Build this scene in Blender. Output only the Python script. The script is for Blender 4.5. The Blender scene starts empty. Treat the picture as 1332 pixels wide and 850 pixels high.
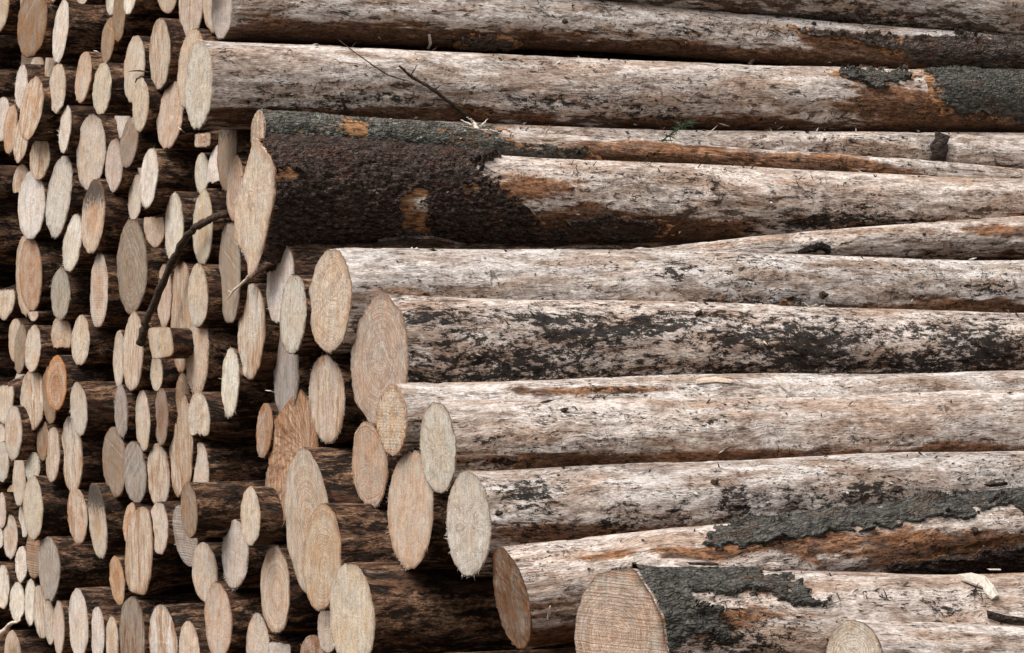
# one row per log whose sawn end shows: cx, cy, width, height, lean, tone, style, set-back, label  (photo pixels)
# tones: w white, g grey white, b beige, t tan, o orange, r brown;  styles: s saw lines, f fibre fringe, x torn streaks, k rings, T flat top, B flat bottom, d dirty, c dark stained top
E=[
(42,28,37,88,.06,'o','s',0,'broad orange tan log end with slanting saw lines in the top left corner'),
(79,41,19,82,.10,'w','',0,'tall narrow whitish log end beside the broad orange one in the top left corner'),
(67,79,15,54,.12,'w','x',.1,'thin white sliver of a log end tucked behind the tall narrow whitish one'),
(75,115,21,64,.03,'b','',0,'beige oval log end directly below the tall narrow whitish one'),
(109,101,19,65,.08,'t','',0,'tan log end with a pointed top, alone between two beige ovals'),
(133,116,23,68,.05,'b','',0,'beige oval log end right under a small leaning orange one'),
(141,53,17,58,.10,'o','s',0,'small leaning orange log end touching the top of a beige oval'),
(155,20,16,68,.02,'o','s',0,'narrow orange log end with coarse saw ridges at the top edge'),
(145,-2,13,42,.0,'w','f',.1,'white splintered sliver left of the narrow ridged orange log end at the top edge'),
(170,-6,16,50,.1,'w','',0,'white log end cut off by the top edge, right of the narrow ridged orange one'),
(108,-18,20,46,.0,'w','',0,'white log end with only its bottom tip showing at the top edge'),
(175,91,27,84,.05,'b','',0,'large beige grey log end with two black twigs crossing its right side'),
(161,137,22,90,.04,'w','',.1,'long pale log end half hidden behind the twig crossed one'),
(183,137,21,68,.02,'b','f',-.05,'rough beige log end hanging just below the black twigs'),
(169,185,22,64,.12,'t','s',0,'tan log end with cracks, under the rough beige one below the twigs'),
(28,113,16,56,.06,'w','f',0,'narrow whitish log end behind the upper part of a leaning orange brown oval'),
(41,140,28,79,.13,'o','x',-.05,'leaning orange brown oval log end near the left edge of the pile'),
(49,86,20,26,.0,'t','B',.1,'stubby brown log end with a flat base above the leaning orange brown oval'),
(3,155,20,56,.05,'w','',0,'white log end cut by the left edge beside a tan orange one'),
(14,168,17,62,.05,'o','',0,'slim tan orange log end between the leaning orange oval and the left edge'),
(28,181,18,62,.1,'b','x',0,'streaked pinkish log end tucked under the leaning orange brown oval'),
(85,168,15,60,.08,'w','f',0,'slim white log end in front of an orange one, its dark side showing'),
(75,181,17,64,.03,'o','',.08,'orange log end mostly covered by a slim white one'),
(118,199,36,97,.02,'b','',0,'large smooth beige oval log end, widest in the upper left cluster'),
(149,216,22,68,.03,'b','',0,'small beige oval just right of the large smooth beige one'),
(52,206,25,54,.05,'b','x',0,'beige log end with a diagonal two tone split near the left edge'),
(194,232,23,76,.08,'w','f',-.05,'white rough log end in front of a tan one, above a flat topped tan end'),
(190,205,21,58,.05,'t','',.08,'tan log end peeking out above and behind a white rough one'),
(77,256,31,103,.13,'g','d',0,'tall grey white leaning log end with a speckled dirty face'),
(28,238,23,46,.05,'t','B',.08,'tan log end half hidden behind the top of a notched white one'),
(41,268,34,88,.03,'w','',0,'broad white log end with a dark notch near its top'),
(121,282,28,95,.06,'t','c',0,'tall tan log end with a grimy top, below the large smooth beige oval'),
(94,317,24,73,.13,'w','f',0,'leaning white log end with a fringe of torn fibres on its left side'),
(40,356,28,94,-.02,'o','k',0,'tall oval log end with a bright orange rim and a small dark heart'),
(34,357,26,100,.0,'t','',.08,'tan edge of a log end showing behind the orange rimmed oval'),
(79,383,24,64,.03,'w','fs',0,'shaggy white log end with rough horizontal tears'),
(129,379,22,94,.03,'b','',0,'slim beige log end left of the big pale oval with radiating lines'),
(172,348,38,119,.0,'b','sk',0,'big pale oval log end with fine lines radiating from its heart'),
(201,294,26,56,-.05,'t','T',0,'tan log end with a flat top and pointed base beside the fallen dark branch'),
(177,257,17,60,.08,'b','f',.05,'narrow beige log end behind the lower left of the white rough one'),
(6,388,26,54,.0,'b','T',0,'flat topped beige log end cut by the left edge, beside the orange rimmed oval'),
(44,409,14,18,.0,'t','T',0,'tiny square tan log stub below the orange rimmed oval'),
(21,443,19,54,.0,'t','',.06,'tan log end half covered by a saw striped one near the left edge'),
(27,454,15,62,.05,'t','s',0,'narrow tan log end with diagonal saw stripes between two paler ones'),
(43,454,20,59,.05,'b','',0,'pale beige oval log end above the torn white and brown one'),
(80,438,26,52,.0,'t','B',.04,'barrel shaped tan log end with orange sides and flat top and base'),
(105,443,23,66,.05,'b','',0,'beige oval log end touching the barrel shaped tan one'),
(74,499,25,70,.03,'o','k',-.04,'glossy orange oval log end, brightest orange in the pile'),
(65,513,19,72,-.03,'o','s',.06,'darker orange log end showing under the left side of the brightest orange oval'),
(43,518,30,78,.0,'b','x',0,'torn log end with white and brown vertical streaks and a flat top'),
(5,516,26,70,.0,'b','T',0,'smooth beige log end cut by the left edge, level with the torn streaked one'),
(27,515,18,66,.0,'g','',.1,'grey log end barely showing left of the torn streaked one'),
(103,532,21,70,-.05,'b','f',0,'beige tan log end with a ragged right rim, its brown side showing'),
(94,592,27,98,-.03,'w','x',0,'tall white log end with soft streaks, below the ragged rimmed beige one'),
(155,467,14,74,.0,'b','',0,'very narrow beige log end left of the torn one under the fallen branch tip'),
(173,459,26,100,.03,'b','x',0,'torn orange and white log end under the lower tip of the fallen branch'),
(158,535,17,66,-.03,'w','fs',0,'small shaggy white log end above a tan one with leaf like saw veins'),
(186,547,18,79,-.02,'b','',0,'slim smooth beige log end left of a saw striped tan one of equal height'),
(149,600,30,90,-.02,'t','s',0,'tan oval log end with feathery diagonal saw lines like a leaf'),
(176,614,30,80,-.05,'w','s',0,'whitish oval log end with ribbed saw lines beside the feathery tan one'),
(206,618,28,80,-.03,'b','x',0,'pale log end with an orange diagonal streak beside the ribbed whitish one'),
(18,564,21,70,.03,'b','',-.08,'rough beige oval log end in front of its neighbours at the left edge'),
(34,572,16,56,.03,'t','',0,'tan log end wedged right of the rough beige oval at the left edge'),
(43,572,14,42,.0,'g','',.05,'small grey log end between a tan one and a ridged orange one'),
(56,573,15,52,.03,'o','s',0,'small orange log end with ridges above two pinkish narrow ones'),
(69,592,18,71,.03,'b','x',0,'pinkish log end with a rounded top left of the tall streaked white one'),
(57,600,14,54,.0,'b','',.06,'narrow beige sliver left of the rounded pinkish log end'),
(43,608,18,40,.05,'g','f',.0,'small rough grey log end above the beige oval in the lower left'),
(3,600,18,52,.0,'g','',0,'grey beige log end cut by the left edge, lower than the rough beige oval'),
(1,565,14,28,.0,'b','',.05,'sliver of a beige log end at the very left edge behind the rough beige oval'),
(25,625,16,68,.0,'b','',0,'narrow beige log end upper left of the big beige oval in the lower left'),
(43,662,25,82,.0,'b','',-.04,'big beige oval log end dominating the lower left cluster'),
(101,672,25,68,-.04,'t','x',0,'tan log end with vertical stripes left of the black stained one'),
(127,679,23,98,-.1,'b','c',0,'long leaning log end whose upper third is stained black'),
(169,680,15,50,.1,'o','',0,'small plain orange log end beside the large torn rusty one'),
(153,755,18,62,-.08,'o','',0,'narrow tan orange log end below the black stained one, dark crack at its left'),
(14,699,17,53,.03,'b','f',0,'beige log end with a ragged right side, near the left edge'),
(18,655,20,50,.03,'o','',.06,'orange log end half hidden left of the big beige oval'),
(2,665,12,46,.0,'b','',0,'beige sliver cut by the left edge beside the half hidden orange end'),
(31,678,12,44,-.05,'w','',.05,'thin white log end sticking out below the big beige oval'),
(28,734,15,46,.03,'w','',0,'small white oval log end with a dark heart spot'),
(44,722,19,60,.0,'o','s',.05,'orange ridged log end behind the white one with slanting grooves'),
(64,739,28,81,.0,'w','s',-.03,'white oval log end with slanting grooves, its dark side showing at right'),
(4,764,17,57,.0,'w','',0,'white log end cut by the left edge in the bottom row of small ones'),
(23,783,19,50,.05,'w','f',0,'small fuzzy white log end above the stick in the bottom left corner'),
(40,784,15,58,.03,'w','f',0,'small white log end right of the fuzzy one, ragged at its base'),
(53,797,18,70,-.04,'w','x',0,'white beige log end with torn streaks in the bottom left group'),
(65,810,14,58,-.03,'b','',0,'narrow beige log end squeezed between two others in the bottom left group'),
(77,817,14,70,.0,'b','',0,'last narrow beige log end of the bottom left group, rightmost of it'),
(102,812,24,92,.0,'w','',0,'large smooth pale log end standing apart near the bottom left corner'),
(127,826,17,70,.0,'w','',0,'slim white log end at the bottom edge right of the large smooth pale one'),
(146,838,16,68,.0,'b','',0,'slim beige log end at the bottom edge beside a slim white one'),
(172,825,33,98,.0,'b','sx',0,'broad pale log end with orange lower half and a thin black twig across it'),
(212,836,36,96,-.04,'w','fx',0,'broad white log end with a ragged crown at the bottom edge'),
(246,850,26,82,.0,'b','',0,'beige round topped log end at the bottom edge, right of the ragged white one'),
(0,700,10,26,.0,'w','',0,'tiny white crumb of a log end at the left edge below mid height'),
(207,687,23,69,.0,'b','',0,'clean pale oval log end right beside the large torn rusty one'),
(241,697,30,80,-.15,'w','fs',0,'white leaning log end with horizontal ribs behind a small orange one'),
(246,664,21,70,-.04,'o','s',-.12,'pinkish orange log end with a dark tip, in front of the ribbed white one'),
(266,668,24,50,.0,'w','T',.05,'pale flat topped log end right of the pinkish orange one'),
(267,745,32,77,-.02,'b','',0,'beige oval log end with two black splinters on its right rim'),
(306,721,33,86,.02,'g','f',0,'round grey white log end with a fuzzy lower rim'),
(326,672,24,76,.0,'b','',0,'beige log end just above and right of the round grey fuzzy one'),
(261,614,20,75,.0,'b','f',0,'beige log end in front of a long dark wet log side'),
(231,600,20,92,-.02,'r','x',.05,'brown orange log end forming the lower left edge of a torn group'),
(241,573,20,118,-.02,'o','x',0,'long torn orange and cream log end with a dark knot hole'),
(238,515,18,58,.03,'o','s',.06,'small orange log end above the long torn one with a knot hole'),
(259,546,27,72,-.03,'b','B',-.03,'beige log end with a square cut base above a dark wet log side'),
(257,460,30,102,.02,'t','fd',0,'tall rough tan log end with a grimy outline and shaggy right rim'),
(236,412,27,140,.0,'o','x',.02,'very long torn tan log end reaching down behind the grimy outlined one'),
(258,384,25,80,.0,'b','',0,'tan oval log end on top of the grimy outlined rough one'),
(214,385,18,80,.0,'t','',.03,'narrow tan log end right of the fallen branch, above the square block'),
(204,486,16,46,.0,'b','',0,'small pale log end directly beneath the square wooden block'),
(210,543,17,75,.0,'t','s',0,'slim tan log end with diagonal saw stripes beside the slim smooth beige one'),
(300,499,23,88,.03,'w','f',0,'shaggy white log end standing alone against dark log sides'),
(327,430,34,121,.02,'w','x',0,'long white beige log end with a fan of pale streaks'),
(344,560,20,70,.08,'r','',0,'rusty brown log end left of the large curved rusty torn one'),
(227,297,24,90,.0,'w','f',0,'white log end partly behind the middle of the fallen dark branch'),
(264,297,25,94,.0,'b','',0,'beige oval log end crossed by the upper part of the fallen dark branch'),
(299,355,28,128,.0,'b','s',0,'tall beige log end under the huge leaf shaped one, a split stick across it'),
(263,225,17,52,.0,'g','',.05,'grey beige log end below a small flat topped one, left of a white sliver'),
(280,221,19,60,.1,'w','B',0,'white sliver of a log end with a straight base beside the huge leaf shaped one'),
(296,194,25,104,.03,'t','cs',0,'tan log end shading to grey at its top, its pale peeled side showing'),
(306,245,21,84,.03,'t','k',0,'tan log end with curved rings right against the huge leaf shaped one'),
(208,70,27,90,.0,'b','x',0,'beige log end with torn pinkish streaks and a pointed base'),
(249,8,29,84,.02,'b','x',.12,'pale streaked log end at the top edge above the large grey white one'),
(222,151,32,85,.1,'t','',0,'tan leaning oval log end below the torn pink streaked one'),
(248,88,32,104,.08,'t','f',.08,'rough tan log end mostly hidden behind the large grey white one'),
(264,181,20,36,.0,'t','TB',0,'small flat topped tan log end under the large grey white one'),
(365,368,35,102,.05,'w','',0,'white log end with a dark split, mossy peeled side showing'),
(381,410,34,100,.04,'g','fd',-.04,'rough grey beige log end in front of the white one with a dark split'),
(372,480,32,130,.0,'w','s',.04,'long whitish log end hanging below the rough grey beige one'),
(425,518,46,112,-.02,'b','fx',0,'beige log end with a small knot ring and pale streaks, under the ringed one'),
(481,605,44,108,-.04,'t','kf',0,'tan log end with a central crack, lower left of the rough brown one'),
(534,662,57,148,.02,'t','f',0,'large tan log end with a splintered lower tip'),
(357,650,20,84,-.12,'r','',.16,'rusty sliver of a log end below the curved torn one'),
(399,677,57,186,-.05,'b','kn',-.08,'very tall pale log end with ring arcs overlapping the curved torn one'),
(419,726,48,132,.03,'t','k',-.05,'tan log end with fine oval rings in front of the very tall pale one'),
(457,802,56,130,-.02,'b','f',0,'big beige log end at the bottom edge with a long dark wet side'),
(358,767,38,112,.0,'b','k',0,'beige ringed log end with a grey left rim, left of the very tall pale one'),
(336,845,28,90,.0,'b','f',0,'beige log end at the bottom edge under the one with a grey left rim'),
(364,846,27,46,.0,'g','T',.03,'low flat topped grey log end at the bottom edge'),
(427,820,26,60,.0,'b','',.06,'small beige log end hidden left of the big bottom edge one'),
(408,855,32,56,.0,'r','',0,'rusty brown log end poking up at the bottom edge'),
]
# logs with a traced end shape: outline points, tone, style, set-back, body radius px, label
P=[
([(332,178),(340,192),(351,208),(356,223),(357,260),(351,288),(343,322),(333,355),(324,364),(322,345),(317,327),(305,311),(304,278),(311,249),(322,208)],'p','leafn',-.1,70,'FRONT_F'),
([(392,504),(404,521),(412,550),(414,584),(407,624),(385,663),(366,688),(357,663),(350,624),(348,584),(355,552),(370,530),(383,513)],'r','fan',-.04,60,'large curved rusty torn log end with dark radial ridges'),
([(192,427),(207,426),(222,426),(225,444),(227,462),(212,466),(198,468),(195,448)],'t','',-.10,19,'square wooden block of a log end below the tip of the fallen branch'),
([(182,659),(192,659),(197,676),(199,712),(197,747),(189,774),(170,773),(163,759),(163,718),(166,688),(173,668)],'o','xr',-.03,42,'large torn rusty log end streaked white with a straight base'),
([(823,738),(808,740),(773,750),(758,774),(749,803),(747,835),(752,865),(779,888),(826,894),(861,879),(872,853),(864,824),(861,800),(846,771),(831,752)],'b','skn',-.05,80,'FRONT_M'),
]
# front logs whose long sides fill the right: key -> face, right end (x, cy, h), flank character, label
H={
'A':((240,-80,40,110,0,'b','',-.14),(1332,26,84),dict(dirt=.55,mould=.35,rust=.15,grey=.5),'topmost weathered grey log running along the upper edge with brown bark scraps'),
'B':((289,10,27,84,.0,'g','f',.0),(1332,72,54),dict(dirt=.42,mould=.2,rust=.62,grey=.1),'pale log with rusty brown underside and rough bark on its right end, second from top'),
'C':((259,110,37,117,.03,'g','',-.16),(1332,138,84),dict(dirt=.42,mould=.25,rust=.22,grey=.3),'thick bleached log with a large grey white end and scaly bark on its far right'),
'D':((400,169,14,34,.0,'b','',.20),(1332,207,70),dict(dirt=.35,mould=.3,rust=.1,grey=.45),'thin bleached log showing as a strip beneath the log with the grey white end'),
'E':((336,172,18,56,.0,'b','x',-.02),(1332,235,26),dict(dirt=.4,mould=.2,rust=.6,grey=.1),'slender log in green grey lichen bark turning to orange peeled wood'),
'F':(None,(1332,270,84),dict(dirt=.5,mould=.35,rust=.3,grey=.25),'dark bark covered log with a huge leaf shaped end, its bark broken off halfway'),
'G':((700,349,12,30,0,'b','',.85),(1332,313,54),dict(dirt=.4,mould=.3,rust=.35,grey=.25),'thin tilted log rising toward the right from behind a longer straight log'),
'H':((430,390,57,133,.05,'b','kn',.0),(1332,377,84),dict(dirt=.42,mould=.35,rust=.3,grey=.3),'bleached log with clear growth rings on its tan end, in the middle of the front'),
'I':((494,469,75,168,.04,'b','ksn',.0),(1332,456,92),dict(dirt=.5,mould=1.35,rust=.1,grey=.3),'log covered in black mould patches with the largest upright saw marked end'),
'J':((510,546,40,94,.0,'t','fd',.0),(1332,531,88),dict(dirt=.4,mould=.1,rust=.5,grey=.1),'slim pale log with a small rough brown end, mostly hidden by a whiter log'),
'O':((570,582,48,122,-.02,'g','f',-.08),(1332,550,112),dict(dirt=.32,mould=.2,rust=.28,grey=.08),'whitest thick log, its tall grey beige end marked by a vertical heart line'),
'K':((609,682,60,139,.0,'g','f',-.03),(1332,652,108),dict(dirt=.5,mould=.55,rust=.25,grey=.45),'dark blotched log with a round fuzzy grey end above the two bottom logs'),
'L':((666,780,46,135,-.1,'r','sd',.0),(1332,688,96),dict(dirt=.35,mould=.1,rust=.6,grey=.1),'tilted orange brown log with a grimy end and a long strip of grey bark'),
'M':(None,(1332,822,172),dict(dirt=.4,mould=.2,rust=.45,grey=.2),'thickest bottom log with a smooth honey sawn end and torn dark bark'),
'N':((1112,860,76,106,.0,'g','k',.45),(1400,866,100),dict(dirt=.4,mould=.2,rust=.3,grey=.3),'round topped grey log end poking up at the bottom edge before the thickest log'),
}
# bark patches on front logs, photo pixels
BK={
'A':[('brown',[(1010,25),(1060,18),(1120,20),(1145,35),(1100,42),(1030,38)]),('brown',[(1230,38),(1262,30),(1268,50),(1235,52),(1180,44)])],
'B':[('brown',[(1018,33),(1080,38),(1150,48),(1400,40),(1400,110),(1188,110),(1215,88),(1165,70),(1120,56),(1060,48)]),('brown',[(606,48),(655,46),(664,62),(640,70),(600,66)])],
'C':[('grey',[(1205,90),(1400,85),(1400,170),(1335,162),(1290,152),(1245,152),(1220,130)]),('grey',[(1082,92),(1130,90),(1185,96),(1178,108),(1140,114),(1105,106)])],
'E':[('lichen',[(330,130),(345,130),(560,140),(640,160),(655,185),(770,196),(765,230),(640,240),(330,240)])],
'F':[('dark',[(340,150),(640,150),(650,205),(618,214),(640,238),(690,268),(705,298),(770,278),(850,285),(856,305),(800,340),(340,340)])],
'D':[('dark',[(1120,214),(1150,206),(1190,214),(1185,226),(1130,226)])],
'H':[('dark',[(922,396),(940,390),(1050,400),(1052,411),(940,409)])],
'L':[('grey',[(918,690),(935,684),(1000,676),(1100,662),(1200,652),(1262,645),(1400,615),(1400,662),(1330,672),(1305,655),(1265,672),(1200,680),(1130,690),(1040,704),(980,712),(925,716)]),('dark',[(1150,735),(1230,722),(1330,705),(1400,700),(1400,760),(1150,760)])],
'M':[('grey',[(812,720),(900,700),(960,738),(1000,748),(1035,750),(1045,768),(1080,784),(1076,792),(1030,785),(1005,770),(960,778),(925,772),(900,768),(905,785),(940,800),(965,826),(940,836),(900,824),(885,850),(860,850)])],
}
import bpy, math, random
import numpy as np
from mathutils import Matrix, Vector
random.seed(7); RNG=np.random.default_rng(7)
SC=bpy.context.scene; COL=SC.collection
F=4200.0; W,HH=1332,850; TH=math.radians(26)
CT,ST=math.cos(TH),math.sin(TH)
D0=np.array([CT,ST,0.]); E0=np.array([-ST,CT,0.])
C0=np.array([(430-666)/F*9.7,9.7,0.])      # a point of the pile's sawn front; the camera stands at the origin
GROUND=-1.62
# ------------------------------------------------------------ noise
def _hash(i,j,k,s=0):
    n=(i.astype(np.int64)*374761393+j.astype(np.int64)*668265263+k.astype(np.int64)*2147483647//7+s*974711)&0xffffffff
    n=((n^(n>>13))*1274126177)&0xffffffff
    n=((n^(n>>16))*2246822519)&0xffffffff
    return ((n^(n>>15))&0xffffff)/float(0xffffff)
def vnoise(x,y,z,s=0):
    x,y,z=np.broadcast_arrays(x,y,z)
    i,j,k=np.floor(x),np.floor(y),np.floor(z)
    u,v,w=x-i,y-j,z-k
    u=u*u*(3-2*u); v=v*v*(3-2*v); w=w*w*(3-2*w)
    r=0
    for a in (0,1):
        for b in (0,1):
            for c in (0,1):
                r=r+_hash(i+a,j+b,k+c,s)*(u if a else 1-u)*(v if b else 1-v)*(w if c else 1-w)
    return r*2-1
def fbm(x,y,z,o=4,s=0):
    r=0; a=.5
    for n in range(o):
        r=r+a*vnoise(x*2**n,y*2**n,z*2**n,s+n); a*=.55
    return r
def voro(x,y,z,s=0):
    x,y,z=np.broadcast_arrays(x,y,z)
    i,j,k=np.floor(x),np.floor(y),np.floor(z)
    dz=np.zeros(x.shape); f1=np.full(x.shape,9.); f2=np.full(x.shape,9.); idn=np.zeros(x.shape)
    for a in (-1,0,1):
        for b in (-1,0,1):
            for c in (-1,0,1):
                px=i+a+_hash(i+a,j+b,k+c,s); py=j+b+_hash(i+a,j+b,k+c,s+1); pz=k+c+_hash(i+a,j+b,k+c,s+2)
                d=np.sqrt((px-x)**2+(py-y)**2+(pz-z)**2)
                h=_hash(i+a,j+b,k+c,s+3)
                n=d<f1
                f2=np.where(n,f1,np.minimum(f2,d)); idn=np.where(n,h,idn); dz=np.where(n,z-pz,dz); f1=np.where(n,d,f1)
    return f1,f2,idn,dz
# ------------------------------------------------------------ scene helpers
def setp(o,label=None,cat=None,group=None,kind=None):
    if label: o['label']=label
    if cat: o['category']=cat
    if group: o['group']=group
    if kind: o['kind']=kind
    return o
def mesh_obj(name,verts,faces,mat,parent=None,uv=None,smooth=True):
    me=bpy.data.meshes.new(name)
    verts=np.asarray(verts,dtype=np.float32)
    if isinstance(faces,np.ndarray):
        nf,k=faces.shape
        me.vertices.add(len(verts)); me.vertices.foreach_set('co',verts.ravel())
        me.loops.add(nf*k); me.loops.foreach_set('vertex_index',faces.ravel().astype(np.int32))
        me.polygons.add(nf); me.polygons.foreach_set('loop_start',np.arange(0,nf*k,k,dtype=np.int32))
        me.update(calc_edges=True)
    else:
        me.from_pydata([tuple(map(float,v)) for v in verts],[],[tuple(map(int,f)) for f in faces])
    if uv is not None:
        l=me.uv_layers.new(name='polar')
        li=np.empty(len(me.loops),dtype=np.int32); me.loops.foreach_get('vertex_index',li)
        l.data.foreach_set('uv',np.asarray(uv,dtype=np.float32)[li].ravel())
    if smooth: me.polygons.foreach_set('use_smooth',np.ones(len(me.polygons),dtype=bool))
    me.materials.append(mat); me.update()
    o=bpy.data.objects.new(name,me); COL.objects.link(o)
    if parent: o.parent=parent
    return o
def grid_faces(n,m,close=True):
    i=np.arange(n-1)[:,None]; j=np.arange(m if close else m-1)[None,:]
    j2=(j+1)%m
    a=i*m+j; b=i*m+j2; c=(i+1)*m+j2; d=(i+1)*m+j
    return np.stack([a,b,c,d],-1).reshape(-1,4)
# ------------------------------------------------------------ materials
class NT:
    def __init__(s,name):
        s.m=bpy.data.materials.new(name); s.m.use_nodes=True; s.t=s.m.node_tree; s.t.nodes.clear()
        s.out=s.n('ShaderNodeOutputMaterial'); s.b=s.n('ShaderNodeBsdfPrincipled'); s.l(s.b.outputs[0],s.out.inputs[0])
        s.b.inputs['Specular IOR Level'].default_value=.07
    def n(s,k,**kw):
        x=s.t.nodes.new(k)
        for a,v in kw.items(): setattr(x,a,v)
        return x
    def l(s,a,b): s.t.links.new(a,b)
    def put(s,sock,v):
        if isinstance(v,bpy.types.NodeSocket): s.l(v,sock)
        elif isinstance(v,(tuple,list)) and len(v)==3 and sock.type=='RGBA': sock.default_value=(*v,1)
        else: sock.default_value=v
    def math(s,op,a,b=0.,c=0.,clamp=False):
        x=s.n('ShaderNodeMath',operation=op,use_clamp=clamp)
        s.put(x.inputs[0],a); s.put(x.inputs[1],b); s.put(x.inputs[2],c); return x.outputs[0]
    def vm(s,op,a,b):
        x=s.n('ShaderNodeVectorMath',operation=op); s.put(x.inputs[0],a); s.put(x.inputs[1],b); return x.outputs[0]
    def mix(s,f,a,b,mode='MIX'):
        x=s.n('ShaderNodeMix',data_type='RGBA',blend_type=mode); s.put(x.inputs[0],f); s.put(x.inputs[6],a); s.put(x.inputs[7],b); return x.outputs[2]
    def noise(s,v,scale=1.,detail=5.,rough=.6,dist=0.,vec=None):
        if vec: v=s.vm('MULTIPLY',v,vec)
        x=s.n('ShaderNodeTexNoise'); s.put(x.inputs['Vector'],v); x.inputs['Scale'].default_value=scale
        x.inputs['Detail'].default_value=detail; x.inputs['Roughness'].default_value=rough; x.inputs['Distortion'].default_value=dist
        return x.outputs[0]
    def vor(s,v,scale=1.,vec=None,feature='F1',out=0,rnd=1.):
        if vec: v=s.vm('MULTIPLY',v,vec)
        x=s.n('ShaderNodeTexVoronoi',feature=feature); s.put(x.inputs['Vector'],v); x.inputs['Scale'].default_value=scale; x.inputs['Randomness'].default_value=rnd
        return x.outputs[out]
    def step(s,v,lo,hi,a=0.,b=1.):
        x=s.n('ShaderNodeMapRange',interpolation_type='SMOOTHSTEP'); s.put(x.inputs[0],v); s.put(x.inputs[1],lo); s.put(x.inputs[2],hi); s.put(x.inputs[3],a); s.put(x.inputs[4],b); return x.outputs[0]
    def prop(s,name):
        x=s.n('ShaderNodeAttribute',attribute_type='OBJECT',attribute_name=name); return x.outputs['Fac']
    def pos(s):
        tc=s.n('ShaderNodeTexCoord'); oi=s.n('ShaderNodeObjectInfo')
        off=s.n('ShaderNodeCombineXYZ'); s.l(s.math('MULTIPLY',oi.outputs['Random'],37.),off.inputs[0]); s.l(s.math('MULTIPLY',oi.outputs['Random'],91.),off.inputs[1])
        s.oi=oi; s.raw=tc.outputs['Object']
        return s.vm('ADD',tc.outputs['Object'],off.outputs[0])
    def wn(s,v):
        x=s.n('ShaderNodeTexNoise'); s.l(v,x.inputs['Vector']); x.inputs['Scale'].default_value=30.; x.inputs['Detail'].default_value=4.; return x.outputs['Color']
    def bump(s,h,strength,dist,prev=None):
        x=s.n('ShaderNodeBump'); x.inputs['Strength'].default_value=strength; x.inputs['Distance'].default_value=dist; s.put(x.inputs['Height'],h)
        if prev: s.l(prev,x.inputs['Normal'])
        return x.outputs[0]
def mat_wood():
    s=NT('peeled_log_surface'); p=s.pos()
    mo,ru=[s.n('ShaderNodeAttribute',attribute_type='GEOMETRY',attribute_name=k).outputs['Fac'] for k in ('mouldmap','rustmap')]
    dirt,mould,rust,grey=s.prop('dirt'),s.prop('mould'),s.prop('rust'),s.prop('grey')
    sp=s.n('ShaderNodeSeparateXYZ'); g=s.n('ShaderNodeNewGeometry'); s.l(g.outputs['Normal'],sp.inputs[0])
    under=s.math('MULTIPLY',sp.outputs[2],-1.)
    warp=s.n('ShaderNodeTexNoise'); s.l(p,warp.inputs['Vector']); warp.inputs['Scale'].default_value=5.; warp.inputs['Detail'].default_value=3.
    wv=s.vm('MULTIPLY',s.vm('SUBTRACT',warp.outputs['Color'],(.5,.5,.5)),(.10,.05,.05))
    q=s.vm('ADD',p,wv)
    nA=s.noise(q,1,6,.62,vec=(3.2,17,17)); nB=s.noise(q,1,6,.65,vec=(2.2,9,9)); nC=s.noise(q,1,9,.74,vec=(11,40,40))
    fine=s.noise(q,1,5,.7,vec=(22,330,330)); fleck=s.noise(q,1,4,.75,vec=(75,190,190))
    base=s.mix(s.step(nA,.42,.62),(.88,.82,.77),(.56,.43,.34))
    base=s.mix(s.math('MULTIPLY',s.step(nB,.40,.62),s.math('ADD',grey,.15)),base,(.42,.385,.36))
    base=s.mix(s.math('MULTIPLY',s.step(s.noise(q,1,6,.7,vec=(4.5,24,24)),.50,.66),.75),base,(.30,.215,.16))
    # warm inner bark left on the sheltered underside and in patches
    rb=s.math('ADD',s.math('ADD',nB,s.math('MULTIPLY',under,.175)),s.math('MULTIPLY',nA,.35)); rb=s.math('ADD',rb,s.math('MULTIPLY',ru,.30))
    rm=s.step(rb,s.math('SUBTRACT',.86,s.math('MULTIPLY',rust,.22)),s.math('SUBTRACT',.98,s.math('MULTIPLY',rust,.22)))
    rc=s.mix(s.step(nC,.38,.62),(.085,.036,.018),(.55,.27,.12))
    base=s.mix(s.math('MULTIPLY',rm,.9),base,rc)
    # brown grime in lengthwise scraps
    gm=s.math('ADD',nC,s.math('MULTIPLY',under,.10)); gm=s.math('ADD',gm,s.math('MULTIPLY',ru,.05))
    thr=s.math('SUBTRACT',.66,s.math('MULTIPLY',dirt,.19))
    gmask=s.step(gm,thr,s.math('ADD',thr,.03))
    base=s.mix(s.math('MULTIPLY',gmask,.88),base,s.mix(fleck,(.035,.022,.016),(.17,.10,.065)))
    # black mould, ragged clusters
    reg=s.noise(q,1,3,.5,vec=(2.0,7,7)); ml=s.noise(q,1,10,.8,vec=(27,66,66))
    mth=s.math('SUBTRACT',1.33,s.math('MULTIPLY',mould,.17))
    mm=s.step(s.math('ADD',s.math('ADD',reg,s.math('MULTIPLY_ADD',ml,3.4,-1.2)),s.math('MULTIPLY',mo,.30)),mth,s.math('ADD',mth,.06))
    base=s.mix(s.math('MULTIPLY',mm,.93),base,(.007,.008,.009))
    shaded=s.prop('shaded'); base=s.mix(s.math('MULTIPLY',shaded,s.step(nA,.66,.56,.62,1.)),base,s.mix(s.step(nC,.44,.58),(.012,.009,.007),s.mix(s.step(nA,.40,.62),(.13,.068,.042),s.mix(s.step(fleck,.4,.6),(.26,.13,.07),(.50,.34,.22)))))  # dark brown bark tone with the shade of the gaps painted in
    ln=s.noise(q,1,3,.6,vec=(6,170,170)); lm=s.math('MULTIPLY',s.step(s.math('ABSOLUTE',s.math('SUBTRACT',ln,.5)),.016,.004),s.step(s.noise(q,1,3,.6,vec=(5,22,22)),.50,.58))
    base=s.mix(s.math('MULTIPLY',lm,.8),base,(.03,.02,.015))
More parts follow.
